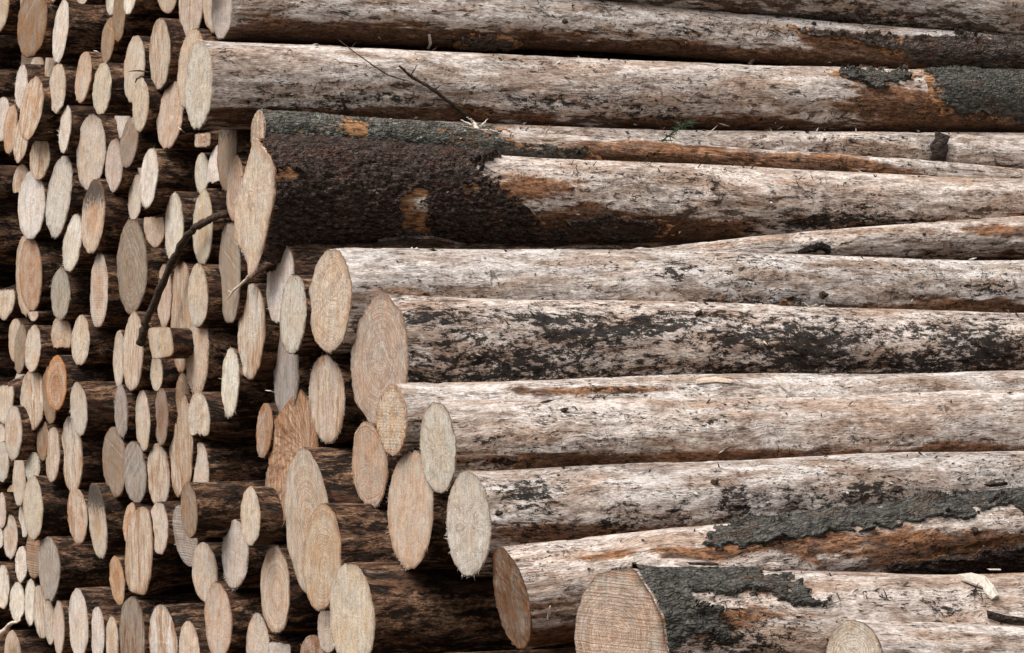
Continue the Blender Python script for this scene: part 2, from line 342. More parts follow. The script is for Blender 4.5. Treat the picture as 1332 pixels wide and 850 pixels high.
    l2=s.noise(q,1,3,.5,vec=(1.3,120,120)); l2m=s.math('MULTIPLY',s.step(s.math('ABSOLUTE',s.math('SUBTRACT',l2,.5)),.010,.002),s.step(s.noise(q,1,3,.6,vec=(2,30,30)),.50,.58)); base=s.mix(s.math('MULTIPLY',l2m,.85),base,(.03,.02,.015))
    mot=s.noise(p,1,7,.75,vec=(18,26,26)); base=s.mix(1.,base,s.mix(s.step(mot,.36,.56),(.66,.61,.58),(1.05,1.05,1.05)),'MULTIPLY')
    dn=s.n('ShaderNodeAttribute',attribute_type='GEOMETRY',attribute_name='dentmap').outputs['Fac']
    dw=s.n('ShaderNodeTexWave',wave_type='BANDS',bands_direction='X'); s.l(s.vm('MULTIPLY',p,(1,.6,.6)),dw.inputs[0]); dw.inputs['Scale'].default_value=6.6; dw.inputs['Distortion'].default_value=5.5; dw.inputs['Detail'].default_value=4; dw.inputs['Detail Scale'].default_value=7.
    base=s.mix(s.math('MULTIPLY',s.math('MULTIPLY',s.math('MULTIPLY',s.step(dw.outputs[1],.14,.02),s.step(mot,.46,.56)),dn),.75),base,(.04,.028,.02))
    # short lengthwise cracks, bore holes and beetle scars
    dash=s.vor(q,1,vec=(14,150,150)); dm=s.math('MULTIPLY',s.step(dash,.17,.11),s.step(nA,.36,.5))
    dot=s.vor(p,1,vec=(55,75,75)); dtm=s.math('MULTIPLY',s.step(dot,.20,.12),s.step(reg,.46,.56))
    scar=s.n('ShaderNodeTexWave',wave_type='BANDS',bands_direction='X'); s.l(s.vm('MULTIPLY',p,(1,.35,.35)),scar.inputs[0]); scar.inputs['Scale'].default_value=3.1; scar.inputs['Distortion'].default_value=14; scar.inputs['Detail'].default_value=4; scar.inputs['Detail Scale'].default_value=3.
    scm=s.math('MULTIPLY',s.step(scar.outputs[1],.04,.0),s.step(s.noise(p,1,3,.6,vec=(6,14,14)),.60,.66))
    dk=s.math('MAXIMUM',s.math('MAXIMUM',dm,dtm),s.math('MULTIPLY',scm,.8))
    base=s.mix(s.math('MULTIPLY',dk,.8),base,(.03,.02,.016))
    base=s.mix(1.,base,s.mix(s.oi.outputs['Random'],(1.02,.97,.935),(.98,.99,1.0)),'MULTIPLY')
    base=s.mix(s.math('MULTIPLY',s.step(s.noise(q,1,7,.8,vec=(16,120,120)),.56,.62),.7),base,(.10,.068,.05))
    base=s.mix(1.,base,s.mix(s.step(fine,.3,.66),(.62,.60,.58),(1.1,1.09,1.08)),'MULTIPLY')
    base=s.mix(1.,base,s.mix(s.step(fleck,.34,.6),(.66,.63,.61),(1.06,1.06,1.06)),'MULTIPLY')
    s.l(base,s.b.inputs['Base Color']); s.b.inputs['Roughness'].default_value=.72
    h=s.math('ADD',s.math('MULTIPLY',nC,1.2),s.math('MULTIPLY',fine,.35)); h=s.math('SUBTRACT',h,s.math('MULTIPLY',dk,.5)); h=s.math('ADD',h,s.math('MULTIPLY',gmask,.35)); h=s.math('SUBTRACT',h,s.math('MULTIPLY',lm,.5))
    b=s.bump(h,.9,.006); b=s.bump(s.math('ADD',fleck,s.math('MULTIPLY',ml,.6)),.6,.003,b)
    s.l(b,s.b.inputs['Normal']); return s.m
def mat_end():
    s=NT('sawn_end_grain'); p=s.pos()
    saw,ring,tear,dirt,rim,top,ang,hot=[s.prop(k) for k in ('saw','ring','tear','dirt','rim','topstain','sawangle','rimglow')]
    uv=s.n('ShaderNodeUVMap',uv_map='polar'); su=s.n('ShaderNodeSeparateXYZ'); s.l(uv.outputs[0],su.inputs[0]); rho=su.outputs[0]
    r=s.n('ShaderNodeSeparateXYZ'); s.l(s.raw,r.inputs[0]); y,z=r.outputs[1],r.outputs[2]
    col=s.oi.outputs['Color']
    big=s.noise(p,1,4,.6,vec=(1,16,9)); fn=s.noise(p,1,4,.6,vec=(1,330,260)); med=s.noise(p,1,6,.7,.8,vec=(1,60,38))
    warm=s.mix(1.,col,(1.03,.86,.70),'MULTIPLY'); pale=s.mix(.35,col,(.70,.66,.61))
    c=s.mix(s.step(big,.36,.64),pale,warm)
    c=s.mix(.45,c,col); c=s.mix(s.math('MULTIPLY',s.step(s.noise(p,1,5,.65,vec=(1,26,14)),.46,.62),.6),c,(.50,.46,.41)); hr=s.step(s.math('ADD',rho,s.math('MULTIPLY',s.math('SUBTRACT',big,.5),.9)),.62,.38); c=s.mix(s.math('MULTIPLY',hr,s.prop('heart')),c,s.mix(1.,col,(.80,.60,.46),'MULTIPLY'))
    gr0=s.noise(p,1,6,.7,vec=(1,45,30))
    # torn streaks running with the fibres
    st=s.noise(p,1,7,.66,1.6,vec=(1,34,5.0)); 
    tc=s.mix(s.step(st,.40,.62),(.66,.57,.48),(.42,.25,.145))
    c=s.mix(s.math('MULTIPLY',tear,s.step(s.noise(p,1,3,.5,vec=(1,14,5)),.36,.56)),c,tc)
    # growth rings about an off-centre pith
    py=s.math('SUBTRACT',y,s.prop('pithy')); pz=s.math('SUBTRACT',z,s.prop('pithz'))
    fa_=s.math('ARCTAN2',pz,py); fv_=s.n('ShaderNodeCombineXYZ'); s.l(fa_,fv_.inputs[0]); s.l(y,fv_.inputs[1]); s.l(z,fv_.inputs[2]); fs=s.noise(fv_.outputs[0],1,8,.72,vec=(16,22,6)); c=s.mix(s.prop('fan'),c,s.mix(s.step(fs,.36,.60),(.17,.075,.038),s.mix(s.step(st,.48,.62),(.45,.26,.15),(.66,.50,.37))))
    rr=s.math('SQRT',s.math('ADD',s.math('MULTIPLY',py,py),s.math('MULTIPLY',pz,pz)))
    rr=s.math('ADD',rr,s.math('MULTIPLY',s.noise(p,1,3,.5,vec=(1,18,18)),.022))
    rv=s.n('ShaderNodeCombineXYZ'); s.l(s.math('MULTIPLY',rr,1.),rv.inputs[0]); s.l(s.math('MULTIPLY',s.oi.outputs['Random'],9.),rv.inputs[1])
    rn=s.noise(rv.outputs[0],1,4,.7,vec=(150,1,1)); rw=s.math('SINE',s.math('MULTIPLY',rr,920.))
    rg=s.math('MULTIPLY',s.math('ADD',s.step(rn,.42,.62),s.math('MULTIPLY',s.step(rw,.2,1.),.5)),ring)
    c=s.mix(s.math('MULTIPLY',rg,.60,0,True),c,s.mix(1.,c,(.66,.50,.38),'MULTIPLY'))
    # chain saw ridges
    a=s.math('ADD',s.math('MULTIPLY',y,s.math('COSINE',ang)),s.math('MULTIPLY',z,s.math('SINE',ang)))
    a=s.math('ADD',a,s.math('MULTIPLY',med,.0035)); a=s.math('ADD',a,s.math('MULTIPLY',big,.012))
    sw=s.math('SINE',s.math('MULTIPLY',a,720.)); sv=s.n('ShaderNodeCombineXYZ'); s.l(a,sv.inputs[0])
    sn=s.noise(sv.outputs[0],1,5,.8,vec=(190,1,1))
    sm=s.math('ADD',s.math('MULTIPLY',s.step(sw,-.3,1.),.55),s.step(sn,.40,.62)); sm=s.math('MULTIPLY',sm,saw)
    c=s.mix(s.math('MULTIPLY',sm,.38,0,True),c,s.mix(1.,c,(.64,.55,.48),'MULTIPLY'))
    vs=s.noise(p,1,6,.7,.6,vec=(1,120,9)); c=s.mix(1.,c,s.mix(s.step(vs,.36,.62),(.87,.84,.81),(1.05,1.05,1.04)),'MULTIPLY'); ed=s.math('ADD',rho,s.math('MULTIPLY',s.math('SUBTRACT',gr0,.5),.9)); c=s.mix(s.math('MULTIPLY',s.step(ed,.78,1.05),.5),c,s.mix(1.,c,(.50,.43,.38),'MULTIPLY'))
    # radial drying checks
    ck=s.noise(uv.outputs[0],1,4,.7,vec=(1.2,38,1)); ckm=s.math('MULTIPLY',s.math('MULTIPLY',s.step(ck,.635,.68),s.step(rho,.25,.6)),.55)
    c=s.mix(ckm,c,(.09,.06,.04))
    # grime, mould specks, darker rim
    gr=s.noise(p,1,8,.76,vec=(1,90,60)); gt=s.math('SUBTRACT',.70,s.math('MULTIPLY',dirt,.14)); gt=s.math('SUBTRACT',gt,s.math('MULTIPLY',s.step(rho,.6,1.),.06))
    c=s.mix(s.math('MULTIPLY',s.step(gr,gt,s.math('ADD',gt,.05)),.75),c,(.085,.06,.045))
    sp=s.vor(p,1,vec=(1,110,75)); c=s.mix(s.math('MULTIPLY',s.step(sp,.13,.06),.75),c,(.035,.025,.02))
    tz=s.math('ADD',s.math('MULTIPLY',z,s.prop('invr')),s.math('MULTIPLY',s.math('SUBTRACT',gr,.5),1.5))
    c=s.mix(s.math('MULTIPLY',s.step(tz,.1,.55),top),c,(.05,.042,.037))
    c=s.mix(s.math('MULTIPLY',s.step(rho,.80,.97),hot),c,(.52,.22,.08))
    rk=s.step(s.math('ADD',rho,s.math('MULTIPLY',s.math('SUBTRACT',med,.5),.10)),.955,.99)
    c=s.mix(s.math('MULTIPLY',rk,rim),c,(.10,.06,.04))
    c=s.mix(1.,c,s.mix(s.step(fn,.3,.66),(.74,.72,.70),(1.1,1.1,1.1)),'MULTIPLY'); c=s.mix(1.,c,s.mix(s.step(med,.34,.6),(.84,.81,.78),(1.05,1.05,1.05)),'MULTIPLY')
    s.l(c,s.b.inputs['Base Color']); s.b.inputs['Roughness'].default_value=.8
    h=s.math('ADD',s.math('MULTIPLY',fn,.5),s.math('MULTIPLY',sm,.7)); h=s.math('ADD',h,s.math('MULTIPLY',med,.6)); h=s.math('ADD',h,s.math('MULTIPLY',s.math('MULTIPLY',st,tear),1.5))
    s.l(s.bump(h,1.,.006),s.b.inputs['Normal']); return s.m
def mat_bark():
    s=NT('scaly_bark'); p=s.pos(); col=s.oi.outputs['Color']; li=s.prop('lichen')
    n1=s.noise(p,1,8,.72,vec=(26,60,60)); n2=s.noise(p,1,6,.7,vec=(7,13,13)); q=s.vm('ADD',p,s.vm('MULTIPLY',s.wn(p),(.03,.02,.02))); v=n1; ve=s.vor(q,1,vec=(34,95,95),feature='DISTANCE_TO_EDGE')
    c=s.mix(s.step(n1,.35,.68),s.mix(1.,col,(.35,.33,.32),'MULTIPLY'),s.mix(1.,col,(1.65,1.6,1.55),'MULTIPLY'))
    c=s.mix(s.math('MULTIPLY',s.step(n2,.52,.66),.6),c,s.mix(1.,col,(1.2,.75,.55),'MULTIPLY'))
    c=s.mix(s.math('MULTIPLY',s.step(ve,.06,.0),.6),c,(.012,.010,.009))
    fl=s.math('MULTIPLY',s.step(s.noise(p,1,7,.78,vec=(38,70,70)),.57,.62),s.step(n2,.40,.54))
    c=s.mix(s.math('MULTIPLY',fl,li),c,(.48,.52,.47))
    c=s.mix(s.step(s.noise(p,1,6,.8,vec=(120,160,160)),.68,.72),c,(.22,.20,.18))
    s.l(c,s.b.inputs['Base Color']); s.b.inputs['Roughness'].default_value=.75
    h=s.math('ADD',s.math('MULTIPLY',n1,1.),s.math('MULTIPLY',s.step(ve,0.,.25),.8)); 
    s.l(s.bump(h,1.,.006),s.b.inputs['Normal']); return s.m
def mat_plain(name,c1,c2,scale=60,rough=.8,vec=None):
    s=NT(name); p=s.pos(); n=s.noise(p,scale,6,.7,vec=vec); c=s.mix(s.step(n,.35,.65),c1,c2); s.l(c,s.b.inputs['Base Color']); s.b.inputs['Roughness'].default_value=rough
    s.l(s.bump(n,.8,.004),s.b.inputs['Normal']); return s.m
WOOD,END,BARK=mat_wood(),mat_end(),mat_bark()
INNER=mat_plain('inner_bark',(.07,.03,.016),(.47,.25,.12),1.,vec=(26,110,110))
FIBRE=mat_plain('torn_fibre',(.50,.42,.34),(.72,.66,.58),200)
TWIG=mat_plain('dead_twig_bark',(.025,.018,.014),(.085,.06,.045),120)
NEEDLE=mat_plain('green_needles',(.03,.05,.03),(.07,.10,.06),120)
SPLINT=mat_plain('fresh_splinter_wood',(.50,.36,.25),(.72,.62,.52),150)
EARTH=mat_plain('forest_earth',(.05,.035,.022),(.13,.10,.07),9)
# ------------------------------------------------------------ pixel measurements -> places on the sawn front
def uv_of(px,py,w):
    t=(px-666)/F
    X=C0[0]+CT*w; Y=C0[1]+ST*w
    u=(X-t*Y)/(ST+t*CT)
    Yy=Y+CT*u
    return u, -(py-425)/F*Yy, Yy
def world(u,v,w): return C0+E0*u+D0*w+np.array([0,0,v])
def project(P): return np.stack([666+F*P[...,0]/P[...,1],425-F*P[...,2]/P[...,1]],-1)
TONE={'p':(.68,.575,.49),'w':(.70,.665,.625),'g':(.55,.52,.48),'b':(.58,.495,.415),'t':(.53,.41,.315),'o':(.50,.335,.215),'r':(.30,.165,.09)}
logs=[]
for r in E: logs.append(dict(px=r[0],py=r[1],w=r[2]*1.05,h=r[3]*1.04,lean=r[4],tone=r[5],st=r[6],sb=r[7],label=r[8],key=None,poly=None,rb=r[3]*.51,props=dict(dirt=1.75,mould=.9,rust=1.1,grey=.2,shaded=.93)))  # inner sides: dark bark, with extra dirt and painted shade to darken the gaps
for pts,tone,st,sb,rb,label in P:
    a=np.array(pts,float); cx=(a[:,0].min()+a[:,0].max())/2; cy=(a[:,1].min()+a[:,1].max())/2
    key=label[-1] if label.startswith('FRONT_') else None
    if key=='F': cy=250.
    if key=='M': cy=822.
    logs.append(dict(px=cx,py=cy,w=np.ptp(a[:,0]),h=np.ptp(a[:,1]),lean=0,tone=tone,st=st,sb=sb,label=H[key][3] if key else label,key=key,poly=a,rb=rb,props=H[key][2] if key else dict(dirt=1.7,mould=.8,rust=1.,grey=.2,shaded=.93)))  # ends behind the front get the same painted gap shade on their sides
for k,(fc,re,pr,lab) in H.items():
    if fc: logs.append(dict(px=fc[0],py=fc[1],w=fc[2],h=fc[3],lean=fc[4],tone=fc[5],st=fc[6],sb=fc[7],label=lab,key=k,poly=None,rb=fc[3]/2,props=pr))
# let the set-backs settle until no two logs share the same space
n=len(logs); px=np.array([l['px'] for l in logs],float); py=np.array([l['py'] for l in logs],float); rbp=np.array([l['rb'] for l in logs])
w0=np.array([l['sb'] for l in logs],float); w=w0.copy()
lock=np.array([l['key'] is not None and l['key'] in 'ADGN' for l in logs])
tt=(px-666)/F
def uvall(w):
    X=C0[0]+CT*w; Y=C0[1]+ST*w; u=(X-tt*Y)/(ST+tt*CT); Yy=Y+CT*u
    return u,-(py-425)/F*Yy,rbp/F*Yy
dudw=(CT-tt*ST)/(ST+tt*CT)
u,v,rad=uvall(w); 
for it in range(900):
    u,v,rad=uvall(w)
    du=u[:,None]-u[None]; dv=v[:,None]-v[None]; rs=(rad[:,None]+rad[None])*.985
    need=np.sqrt(np.maximum(rs**2-dv**2,0)); ov=need-np.abs(du); ov[np.diag_indices(n)]=0
    act=(ov>0)&(np.abs(dv)<rs)
    sgn=np.where(px[:,None]+ (w0[:,None]*-300)*-1 < px[None]+ (w0[None]*-300)*-1,1.,-1.)
    sgn=np.where(np.abs(du)>.35*rs,np.sign(du),np.where((px-w0*300)[:,None]<(px-w0*300)[None],1.,-1.))
    push=np.where(act,ov*sgn,0); mag=push.sum(1)/np.maximum(act.sum(1),1)
    w=w+np.clip(mag/dudw*.30,-.03,.03)*np.where(lock,.2,1)
    w=w-(w-w0)*.010
    w=np.clip(w,w0-.45,w0+.45)
u,v,rad=uvall(w)
print('settled: max residual overlap',float(np.where(act,ov,0).max()),'mean |w|',float(np.abs(w-w0).mean()))
# ------------------------------------------------------------ a log
def radial(poly,phis):
    """radius of a closed star-shaped outline (points about the origin) at the angles phis"""
    out=np.zeros(len(phis)); m=len(poly)
    for i,ph in enumerate(phis):
        d=np.array([math.cos(ph),math.sin(ph)]); best=0
        for k in range(m):
            a=poly[k]; b=poly[(k+1)%m]; e=b-a; den=d[0]*e[1]-d[1]*e[0]
            if abs(den)<1e-12: continue
            t=(a[0]*e[1]-a[1]*e[0])/den; q=(a[0]*d[1]-a[1]*d[0])/den
            if t>0 and -1e-6<=q<=1+1e-6: best=max(best,t)
        out[i]=best
    return out
class Log: pass
def build_log(Pt,r0,r1,L,axis,seed,a=0.,b=0.,poly=None,clip='',hero=False,vis=2.4,nseg=None):
    g=Log(); g.seed=seed; g.Pt=Pt
    ax=Vector(axis).normalized(); yy=Vector((-ax.y,ax.x,0)).normalized(); zz=ax.cross(yy)
    g.M=Matrix(((ax.x,yy.x,zz.x,Pt[0]),(ax.y,yy.y,zz.y,Pt[1]),(ax.z,yy.z,zz.z,Pt[2]),(0,0,0,1)))
    g.R=np.array([[ax.x,yy.x,zz.x],[ax.y,yy.y,zz.y],[ax.z,yy.z,zz.z]])
    nseg=nseg or (160 if hero else 56)
    ph=np.arange(nseg)/nseg*2*np.pi
    def wob(x,ph):
        c,s_=np.cos(ph),np.sin(ph)
        return 1+.045*vnoise(c*1.1+seed*3.7,s_*1.1,x*1.1,seed)+.018*vnoise(c*3.1,s_*3.1+seed*1.7,x*3.,seed+5)
    if poly is not None:
        ro=radial(poly,ph); ro=np.convolve(np.r_[ro[-2:],ro,ro[:2]],[.03,.17,.6,.17,.03],'valid'); ro=ro*(1+.012*vnoise(ph*9,seed,0))
    else:
        ro=r0*wob(np.zeros(nseg),ph)*(1+.016*vnoise(np.cos(ph)*9,np.sin(ph)*9,seed)+.014*vnoise(np.cos(ph)*26,np.sin(ph)*26,seed+1)-.10*np.clip(vnoise(np.cos(ph)*2.2,np.sin(ph)*2.2,seed+4)-.45,0,1))
        if 'T' in clip: lim=.38*r0*(1+.1*vnoise(ph*6,seed,3)); ro=np.where(np.sin(ph)>.01,np.minimum(ro,lim/np.maximum(np.sin(ph),.01)),ro)
        if 'B' in clip: lim=.55*r0*(1+.1*vnoise(ph*6,seed,4)); ro=np.where(np.sin(ph)<-.01,np.minimum(ro,lim/np.maximum(-np.sin(ph),.01)),ro)
    kn=np.random.default_rng(seed+900); KN=[(kn.uniform(.25,3),kn.uniform(1.7,4.4),kn.uniform(.012,.028),kn.uniform(.003,.009)) for _ in range(7 if hero else 2)]
    def surf(x,p,fine=True,raw=False):
        """local position of the log's skin at length x and angle p (arrays)"""
        base=(r0+(r1-r0)*x/3.0)*wob(x,p)
        k=np.exp(-np.maximum(x,0)/(.10 if poly is None else .16)); rr=base*(1-k)+np.interp(p%(2*np.pi),np.r_[ph,2*np.pi],np.r_[ro,ro[0]])*k
        c,s_=np.cos(p),np.sin(p)
        if fine:
            A=1-np.exp(-np.maximum(x,0)/.03)
            q=p*rr/1.0
            cy_,cz_=c*rr,s_*rr
            rd=fbm(x*7,cy_*60,cz_*60,3,seed+11)
            fl=fbm(x*14,cy_*45,cz_*45,3,seed+21); st=np.clip((fl-.12)*14,0,1)
            lo=vnoise(x*2.3,c*1.6,s_*1.6,seed+31)
            for (kx,kp,ks,kh) in KN: rr=rr+kh*np.exp(-((x-kx)/(ks*1.6))**2-(((p-kp+np.pi)%(2*np.pi)-np.pi)*r0/ks)**2)
            rr=rr+A*(.0055*lo+.0026*rd-.0028*st)
        sw=(.024 if hero else .016)*(vnoise(x*.75,seed*1.3,0)-vnoise(np.zeros_like(x),seed*1.3,0)); sv=(.020 if hero else .010)*(vnoise(x*.8,seed*2.1,7)-vnoise(np.zeros_like(x),seed*2.1,7))
        tilt=(a*c*rr+b*s_*rr)*np.exp(-np.maximum(x,0)/.35)
        return np.stack([x+tilt,rr*c+sw,rr*s_+sv],-1)
    g.surf=surf
    g.to_world=lambda Q: Q@g.R.T+np.asarray(Pt)
    if hero: xs=np.r_[0,.004,.010,np.arange(.018,vis,.0085),np.linspace(vis,L,8)[1:]]
    else: xs=np.r_[0,.006,.02,.045,.08,.12,.17,.23,.3,.4,.52,.7,.95,1.3,1.8,2.5,3.2,L]
    X,PH=np.meshgrid(xs,ph,indexing='ij')
    V=surf(X,PH); nr=len(xs)
    verts=V.reshape(-1,3); faces=grid_faces(nr,nseg)
    tail=np.array([[L,0,0]]); g.trunk=(np.vstack([verts,tail]),faces,nr,nseg)
    # sawn face
    rh=np.array([.0,.12,.25,.4,.55,.68,.8,.9,.96,.985,1.]) if not hero else np.r_[0,np.linspace(.06,.94,18),.97,.988,1.]
    fv=[];uvs=[]
    ring0=V[0]
    cen=np.array([0,0,0.]) 
    for q in rh[1:]:
        jit=.0012*vnoise(ring0[:,1]*q*160,ring0[:,2]*q*160,seed)+.0020*vnoise(ring0[:,1]*q*35,ring0[:,2]*q*35,seed+2)
        pts=cen+(ring0-cen)*q; pts=pts.copy(); pts[:,0]+=-jit*(q<.999) - (.0025 if q<.985 else (.0018 if q<.999 else 0)); fv.append(pts)
        uvs.append(np.stack([np.full(nseg,q),ph/(2*np.pi)],-1))
    fv=np.vstack([np.array([[cen[0]-.0025,0,0]])]+fv); uvs=np.vstack([[[0,0]]]+uvs)
    tri=[(0,1+(j+1)%nseg,1+j) for j in range(nseg)]
    gq=grid_faces(len(rh)-1,nseg)+1; gq=gq[:,[0,1,2,3]]
    g.face=(fv,tri+[tuple(f) for f in gq[:, ::1]],uvs); g.ph=ph; g.ring0=ring0; g.r0=r0; g.L=L
    return g
STAIN={'mouldmap':{'I':[(640,472,140,24),(600,445,60,12),(880,480,80,14),(1180,472,60,14),(950,445,60,12),(720,415,60,6),(760,440,60,15),(1050,465,60,28),(1290,470,55,22),(830,430,60,12),(560,490,60,12),(560,410,30,8),(930,480,60,12)],
'O':[(620,572,30,5),(640,600,60,5),(930,550,20,5)],'K':[(690,655,40,18),(810,670,30,28),(875,660,25,28),(960,650,20,35),(1130,640,30,12),(700,690,40,12),(930,612,10,8)],'H':[(880,355,25,12),(1290,375,30,10),(940,398,60,10)],
'F':[(1150,290,200,10),(1000,295,120,10),(1050,250,40,8)],'C':[(290,70,12,9),(500,130,60,8),(840,150,60,10),(720,130,60,8),(470,128,40,8)],'M':[(960,838,70,22),(1220,790,30,12),(1190,775,60,15)],
'A':[(1150,30,100,14),(780,25,80,10),(560,8,80,6)],'G':[(1060,322,20,6),(1230,330,60,6)]},
'rustmap':{'B':[(420,45,130,14),(620,60,120,14),(820,72,120,13),(1000,80,120,13),(1120,70,70,22)],'C':[(1180,130,70,35),(1270,165,70,12),(900,165,150,8),(450,150,200,8)],'E':[(900,205,250,20)],
'F':[(690,245,60,18),(760,285,60,15),(880,300,80,18)],'H':[(1100,408,200,10),(1290,400,60,14)],'O':[(720,597,150,9),(950,594,150,9),(1200,590,150,11),(705,552,28,9),(760,535,40,6)],'J':[(650,508,120,9),(850,506,100,6)],
'K':[(720,692,80,10)],'L':[(1050,705,130,18),(1200,705,120,20),(780,722,80,12),(900,720,70,12),(700,740,30,10)],'M':[(940,800,110,16),(1000,770,60,8)],'G':[(1250,300,80,10)]},
'dentmap':{'O':[(900,578,260,3.5),(1200,574,200,3.5)],'C':[(500,132,130,5)]}}
def stain(o,g,key):
    co=np.empty(len(o.data.vertices)*3,dtype=np.float32); o.data.vertices.foreach_get('co',co); S=project(g.to_world(co.reshape(-1,3).astype(float)))
    for nm,tab in STAIN.items():
        val=np.zeros(len(S))
        for (x,y,rx,ry) in tab.get(key,[]): val=np.maximum(val,np.clip(1.35-np.sqrt(((S[:,0]-x)/rx)**2+((S[:,1]-y)/ry)**2)*.75,0,1))
        at_=o.data.attributes.new(nm,'FLOAT','POINT'); at_.data.foreach_set('value',val.astype(np.float32))
def emit(g,name,label,props,tone,st,group=None,cat='log',key=None,rng=None):
    rng=rng or random
    e=bpy.data.objects.new(name,None); e.empty_display_size=.1; COL.objects.link(e); e.matrix_world=g.M
    setp(e,label,cat,group)
    v,f,nr,ns=g.trunk
    cap=np.array([[(nr-1)*ns+j,(nr-1)*ns+(j+1)%ns,len(v)-1,len(v)-1] for j in range(ns)])
    me=[tuple(x) for x in f]+[tuple(x[:3]) for x in cap]
    t=mesh_obj('peeled_side',v,f,WOOD,e)
    stain(t,g,key)
    for k,x in props.items(): t[k]=float(x)
    fa=mesh_obj('sawn_face',g.face[0],g.face[1],END,e,uv=g.face[2])
    c=np.array(TONE[tone])*(1+rng.uniform(-.07,.07)); c=c*np.array([1,1+rng.uniform(-.03,.03),1+rng.uniform(-.05,.05)])
    fa.color=(*c,1)
    fa['saw']=(.35 if 'n' in st and 's' in st else 1.0 if 's' in st else rng.choice([0.,0.,.12])); fa['ring']=1.0 if 'k' in st else .25; fa['tear']=1.0 if 'x' in st else (.25 if 'leaf' in st else .0)
    fa['dirt']=.85 if 'd' in st else (.1 if 'n' in st else rng.uniform(.15,.6)); fa['rim']=rng.uniform(.35,.9); fa['fan']=.85 if 'fan' in st else 0.; fa['heart']=0 if 'n' in st else (rng.choice([0,0,.2,.6]) if tone in 'bto' else rng.choice([0,.2])); fa['topstain']=.9 if 'c' in st else 0.
    fa['sawangle']=rng.choice([.5,.9,1.2,1.57,1.9,2.3]) ; fa['rimglow']=.9 if (tone=='o' and 'k' in st and g.r0<.12) else (0. if tone in 'wgb' else rng.uniform(0,.25))
    fa['pithy']=-1.0*g.r0 if 'fan' in st else g.r0*rng.uniform(-.15,.15); fa['pithz']=g.r0*rng.uniform(-.2,.2); fa['invr']=1./g.r0
    # fibres torn out along the rim
    nfib=(90 if 'f' in st else 12); tufts=[rng.uniform(0,6.28) for _ in range(7 if 'f' in st else 3)]
    if g.r0>.13: nfib=int(nfib*1.8)
    vv=[];ff=[]; main=rng.uniform(0,6.28)
    for i in range(nfib):
        a_=rng.gauss(rng.choice(tufts),.16) if rng.random()<.72 else rng.gauss(main,1.2)
        j=int((a_%(2*math.pi))/(2*math.pi)*ns)%ns; p0=g.ring0[j]; out=np.array([0,math.cos(g.ph[j]),math.sin(g.ph[j])])
        ln=min(.020,.003+rng.expovariate(1/.0038))*(1. if 'f' in st else .7); tang=np.array([0,-out[2],out[1]])
        d=out*rng.uniform(.2,1)+tang*rng.uniform(-1.1,1.1)+np.array([rng.uniform(-.7,.1),0,0])+np.array([0,0,-.25]); d/=np.linalg.norm(d)
        w_=rng.uniform(.0005,.0013); base=p0-out*.002+np.array([-.0008,0,0]); k=len(vv)
        vv+= [base-tang*w_,base+tang*w_,base+np.array([w_*1.5,0,0]),base+d*ln]; ff+=[(k,k+1,k+3),(k+1,k+2,k+3),(k+2,k,k+3)]
    mesh_obj('fibre_fringe',vv,ff,FIBRE,e,smooth=False)
    return e
